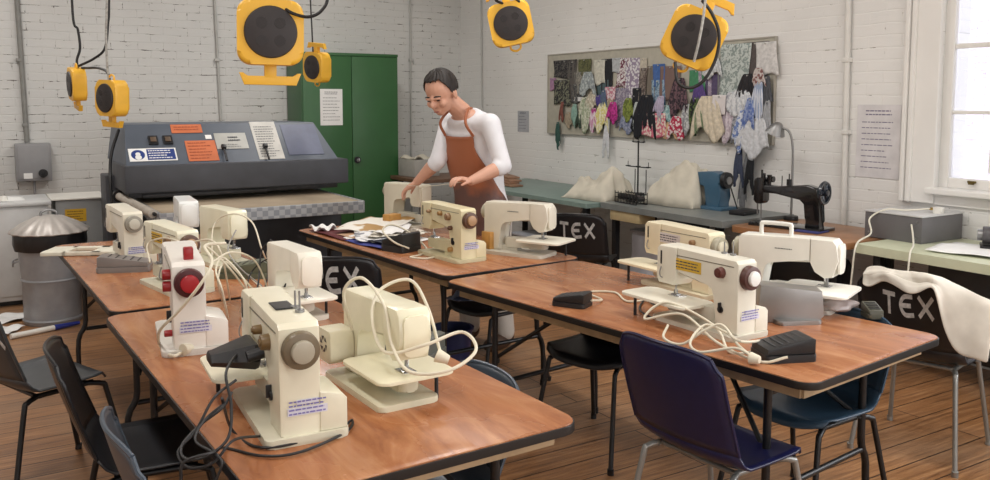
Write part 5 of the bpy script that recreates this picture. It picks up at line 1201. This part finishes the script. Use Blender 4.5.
    # hands: palm, four fingers curled, thumb from the side
    def hand(wr, el, side, target, curl):
        d = (target - wr).normalized(); up = Vector((0, 0, 1)); lat = d.cross(up).normalized(); nrm = lat.cross(d).normalized()
        pc = wr + d * .048
        Mh = Matrix(((d.x, lat.x, nrm.x, pc.x), (d.y, lat.y, nrm.y, pc.y), (d.z, lat.z, nrm.z, pc.z), (0, 0, 0, 1)))
        ell(b, Mh, (0, 0, 0), (.050, .040, .018))
        for q, (ln, oy) in enumerate(((.068, .030), (.078, .010), (.073, -.010), (.058, -.029))):
            oy *= side
            base = Mh @ Vector((.034, oy, .002)); a0 = curl * .5; a1 = curl; a2 = curl * 1.5
            p1 = base + (d * math.cos(a0) - nrm * math.sin(a0)) * ln * .45; p2 = p1 + (d * math.cos(a1) - nrm * math.sin(a1)) * ln * .32; p3 = p2 + (d * math.cos(a2) - nrm * math.sin(a2)) * ln * .25
            limb(b, [base, p1, p2, p3], [.0095, .009, .008, .007], 8)
        th0 = Mh @ Vector((-.022, .034 * side, -.004)); th1 = Mh @ Vector((.012, .056 * side, -.014)); th2 = Mh @ Vector((.040, .050 * side, -.034))
        limb(b, [th0, th1, th2], [.013, .0105, .008], 8)
    hand(WL, EL, -1, Vector((2.354, 4.305, 1.107)), .95)
    hand(WR, ER, 1, Vector((2.328, 4.919, 0.985)), .75)
    # legs
    for s in (-1, 1):
        h0 = hip + Lf * (s * .09) + Vector((0, 0, -.06)); kn = Vector((floor_c.x, floor_c.y, .50)) + Lf * (s * .12) + F * .05; an = Vector((floor_c.x, floor_c.y, .09)) + Lf * (s * .14) - F * .01
        limb(b, [h0, h0.lerp(kn, .5), kn, kn.lerp(an, .35), an, an + F * .08 + Vector((0, 0, -.045)), an + F * .16 + Vector((0, 0, -.055))], [.095, .080, .058, .056, .040, .036, .028])
    o = obj('body', b, skin, None); world_child(o, t); remesh(o, .0058, 2)
    # hair
    hair = mat('dark_hair', (36, 29, 26), .6, var=.2, scale=90)
    b = NB()
    def hf_(i, j):
        a = i * 2 * math.pi - math.pi; fr = max(0, math.cos(a)); ear = math.sin(a) ** 2
        sm = min(1, max(0, (fr - .12) / .62)); sm = sm * sm * (3 - 2 * sm); low = .84 + 1.0 * (1 - sm) + (.24 * math.cos(a) ** 2 if math.cos(a) < 0 else 0) + .035 * math.sin(a * 15) + .03 * math.sin(a * 29)
        ph = j * low
        p = Vector((math.sin(ph) * math.cos(a) * .102, math.sin(ph) * math.sin(a) * .080, math.cos(ph) * .097))
        k = 1 + .02 * math.sin(a * 9 + ph * 7) + .02 * math.sin(a * 17 + ph * 11)
        return HM @ (Vector((-.012, 0, .028)) + p * k)
    grid(b, hf_, 96, 20); bmesh.ops.remove_doubles(b, verts=b.verts, dist=.0004); o = obj('hair', b, hair, None); world_child(o, t); solid(o, .007, 1)
    b = NB()
    for s in (-1, 1): tube(b, [HM @ Vector((.089, s * .014, .016)), HM @ Vector((.090, s * .030, .021)), HM @ Vector((.078, s * .050, .014))], (.0048, .003), 8, 3)
    world_child(obj('eyebrows', b, hair, None), t)
    b = NB()
    for s in (-1, 1): ell(b, HM, (.083, s * .030, -.005), (.008, .011, .003))
    world_child(obj('eyes', b, mat('lowered_eye', (66, 46, 40), .4), None), t)
    b = NB(); ell(b, HM, (.0915, 0, -.0665), (.006, .019, .0035)); world_child(obj('mouth', b, mat('lips', (160, 90, 82), .5), None), t)
    # shirt with rolled sleeves
    shirt = mat('white_cotton', (226, 226, 230), .85, var=.03, scale=9, bump=.25)
    b = NB(); torso(b, .014, 3, n - 3)
    for sh, el, wr in ((SL, EL, WL), (SR_, ER, WR)):
        w2 = el.lerp(wr, .16)
        limb(b, [upper.lerp(sh, .3), sh, sh.lerp(el, .35), sh.lerp(el, .7), el, w2], [.072, .066, .058, .054, .053, .048], 18)
        cyl(b, el.lerp(wr, .08), el.lerp(wr, .22), .053, .049, 18)
    o = obj('shirt', b, shirt, None); world_child(o, t); remesh(o, .009, 3)
    # trousers
    b = NB()
    limb(b, [hip + Vector((0, 0, -.06))] * 2, [.13, .13])
    for s in (-1, 1):
        h0 = hip + Lf * (s * .085) + Vector((0, 0, -.04)); kn = Vector((floor_c.x, floor_c.y, .50)) + Lf * (s * .12) + F * .05; an = Vector((floor_c.x, floor_c.y, .10)) + Lf * (s * .14)
        limb(b, [h0, h0.lerp(kn, .5), kn, an], [.112, .096, .076, .066], 18)
    o = obj('trousers', b, mat('pale_trousers', (204, 198, 190), .8, var=.05), None); world_child(o, t); remesh(o, .012, 3)
    for s in (-1, 1):
        an = Vector((floor_c.x, floor_c.y, 0)) + Lf * (s * .14)
        b = NB(); Ms = Matrix(((F.x, Lf.x, 0, an.x), (F.y, Lf.y, 0, an.y), (0, 0, 1, 0), (0, 0, 0, 1)))
        ell(b, Ms, (.06, 0, .045), (.15, .05, .05)); ell(b, Ms, (-.02, 0, .07), (.06, .047, .06)); box(b, Ms @ Vector((.06, 0, .010)), (.01, .01, .002))
        world_child(obj('shoe', b, mat('brown_shoe', (70, 50, 38), .5), None), t)
    # apron: bib and skirt follow the front of the body, straps round the neck
    am = bpy.data.materials.new('rust_leather'); am.use_nodes = True; N, L, p = nodes(am)
    tc = N.new('ShaderNodeTexCoord'); nz = N.new('ShaderNodeTexNoise'); nz.inputs['Scale'].default_value = 7; nz.inputs['Detail'].default_value = 6; L.new(tc.outputs['Object'], nz.inputs['Vector'])
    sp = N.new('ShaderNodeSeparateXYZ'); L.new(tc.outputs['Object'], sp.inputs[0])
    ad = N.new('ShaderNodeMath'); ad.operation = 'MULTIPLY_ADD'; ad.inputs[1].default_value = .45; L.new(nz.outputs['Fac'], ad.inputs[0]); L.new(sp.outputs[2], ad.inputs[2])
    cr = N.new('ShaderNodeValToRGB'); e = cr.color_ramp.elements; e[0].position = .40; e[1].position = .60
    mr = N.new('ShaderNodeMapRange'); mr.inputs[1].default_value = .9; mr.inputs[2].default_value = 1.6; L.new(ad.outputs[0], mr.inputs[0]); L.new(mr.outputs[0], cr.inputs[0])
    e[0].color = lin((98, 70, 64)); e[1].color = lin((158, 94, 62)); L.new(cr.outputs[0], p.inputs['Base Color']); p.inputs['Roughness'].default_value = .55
    b = NB(); ktop = n - 13; kbot = 3; rows = []
    for k in range(ktop, kbot - 1, -1):
        v = (ktop - k) / (ktop - kbot); half = R(30 + 66 * max(0, min(1, (v - .15) / .5)) ** 1.2)
        rows.append([ring(k, -half + 2 * half * q / 18, .024) for q in range(19)])
    last = rows[-1]; 
    for q_ in range(1, 12):
        dz = q_ * .045; rows.append([Vector((p_.x, p_.y, p_.z - dz)) + F * (.010 * q_ * .35) + (F * .012 + Lf * .004) * math.sin(i * 1.1 + q_ * .3) for i, p_ in enumerate(last)])
    vs = [[b.verts.new(p_) for p_ in r_] for r_ in rows]
    for r0, r1 in zip(vs, vs[1:]):
        for q in range(18): b.faces.new((r0[q], r0[q + 1], r1[q + 1], r1[q]))
    tl, tr_ = rows[0][0].copy(), rows[0][-1].copy()
    o = obj('apron', b, am, None); world_child(o, t); solid(o, .004, 0)
    for s, c0 in ((-1, tl), (1, tr_)):
        sd = 1 if (c0 - upper).dot(Lf) > 0 else -1
        b = NB(); mid = c0.lerp(neck, .55) + F * .075 + Lf * (sd * .05); tube(b, [c0, mid, neck + Lf * (sd * .070) + F * .03 + Vector((0, 0, .012)), neck - F * .055 + Lf * (sd * .03) + Vector((0, 0, .022))], .009, 8, 5)
        world_child(obj('apron_strap', b, am, None), t)
    b = NB()
    for q in (-.05, .0, .055):
        c_ = ring(5, R(0), .03) + Lf * q; tube(b, [c_, c_ + Vector((0, 0, .03)), c_ + Vector((0, 0, -.01)) + F * .004], .006, 6, 2)
    world_child(obj('pocket_tools', b, M_steel, None), t)
    # thread pulled between the hands
    b = NB(); tube(b, [WL + Vector((-.05, -.02, -.0)), Vector((2.356, 4.625, 1.034)), WR + Vector((-.06, 0, -.02))], .0016, 6, 4)
    o = world_child(obj('held_thread', b, M_cordw, None), t)
man()
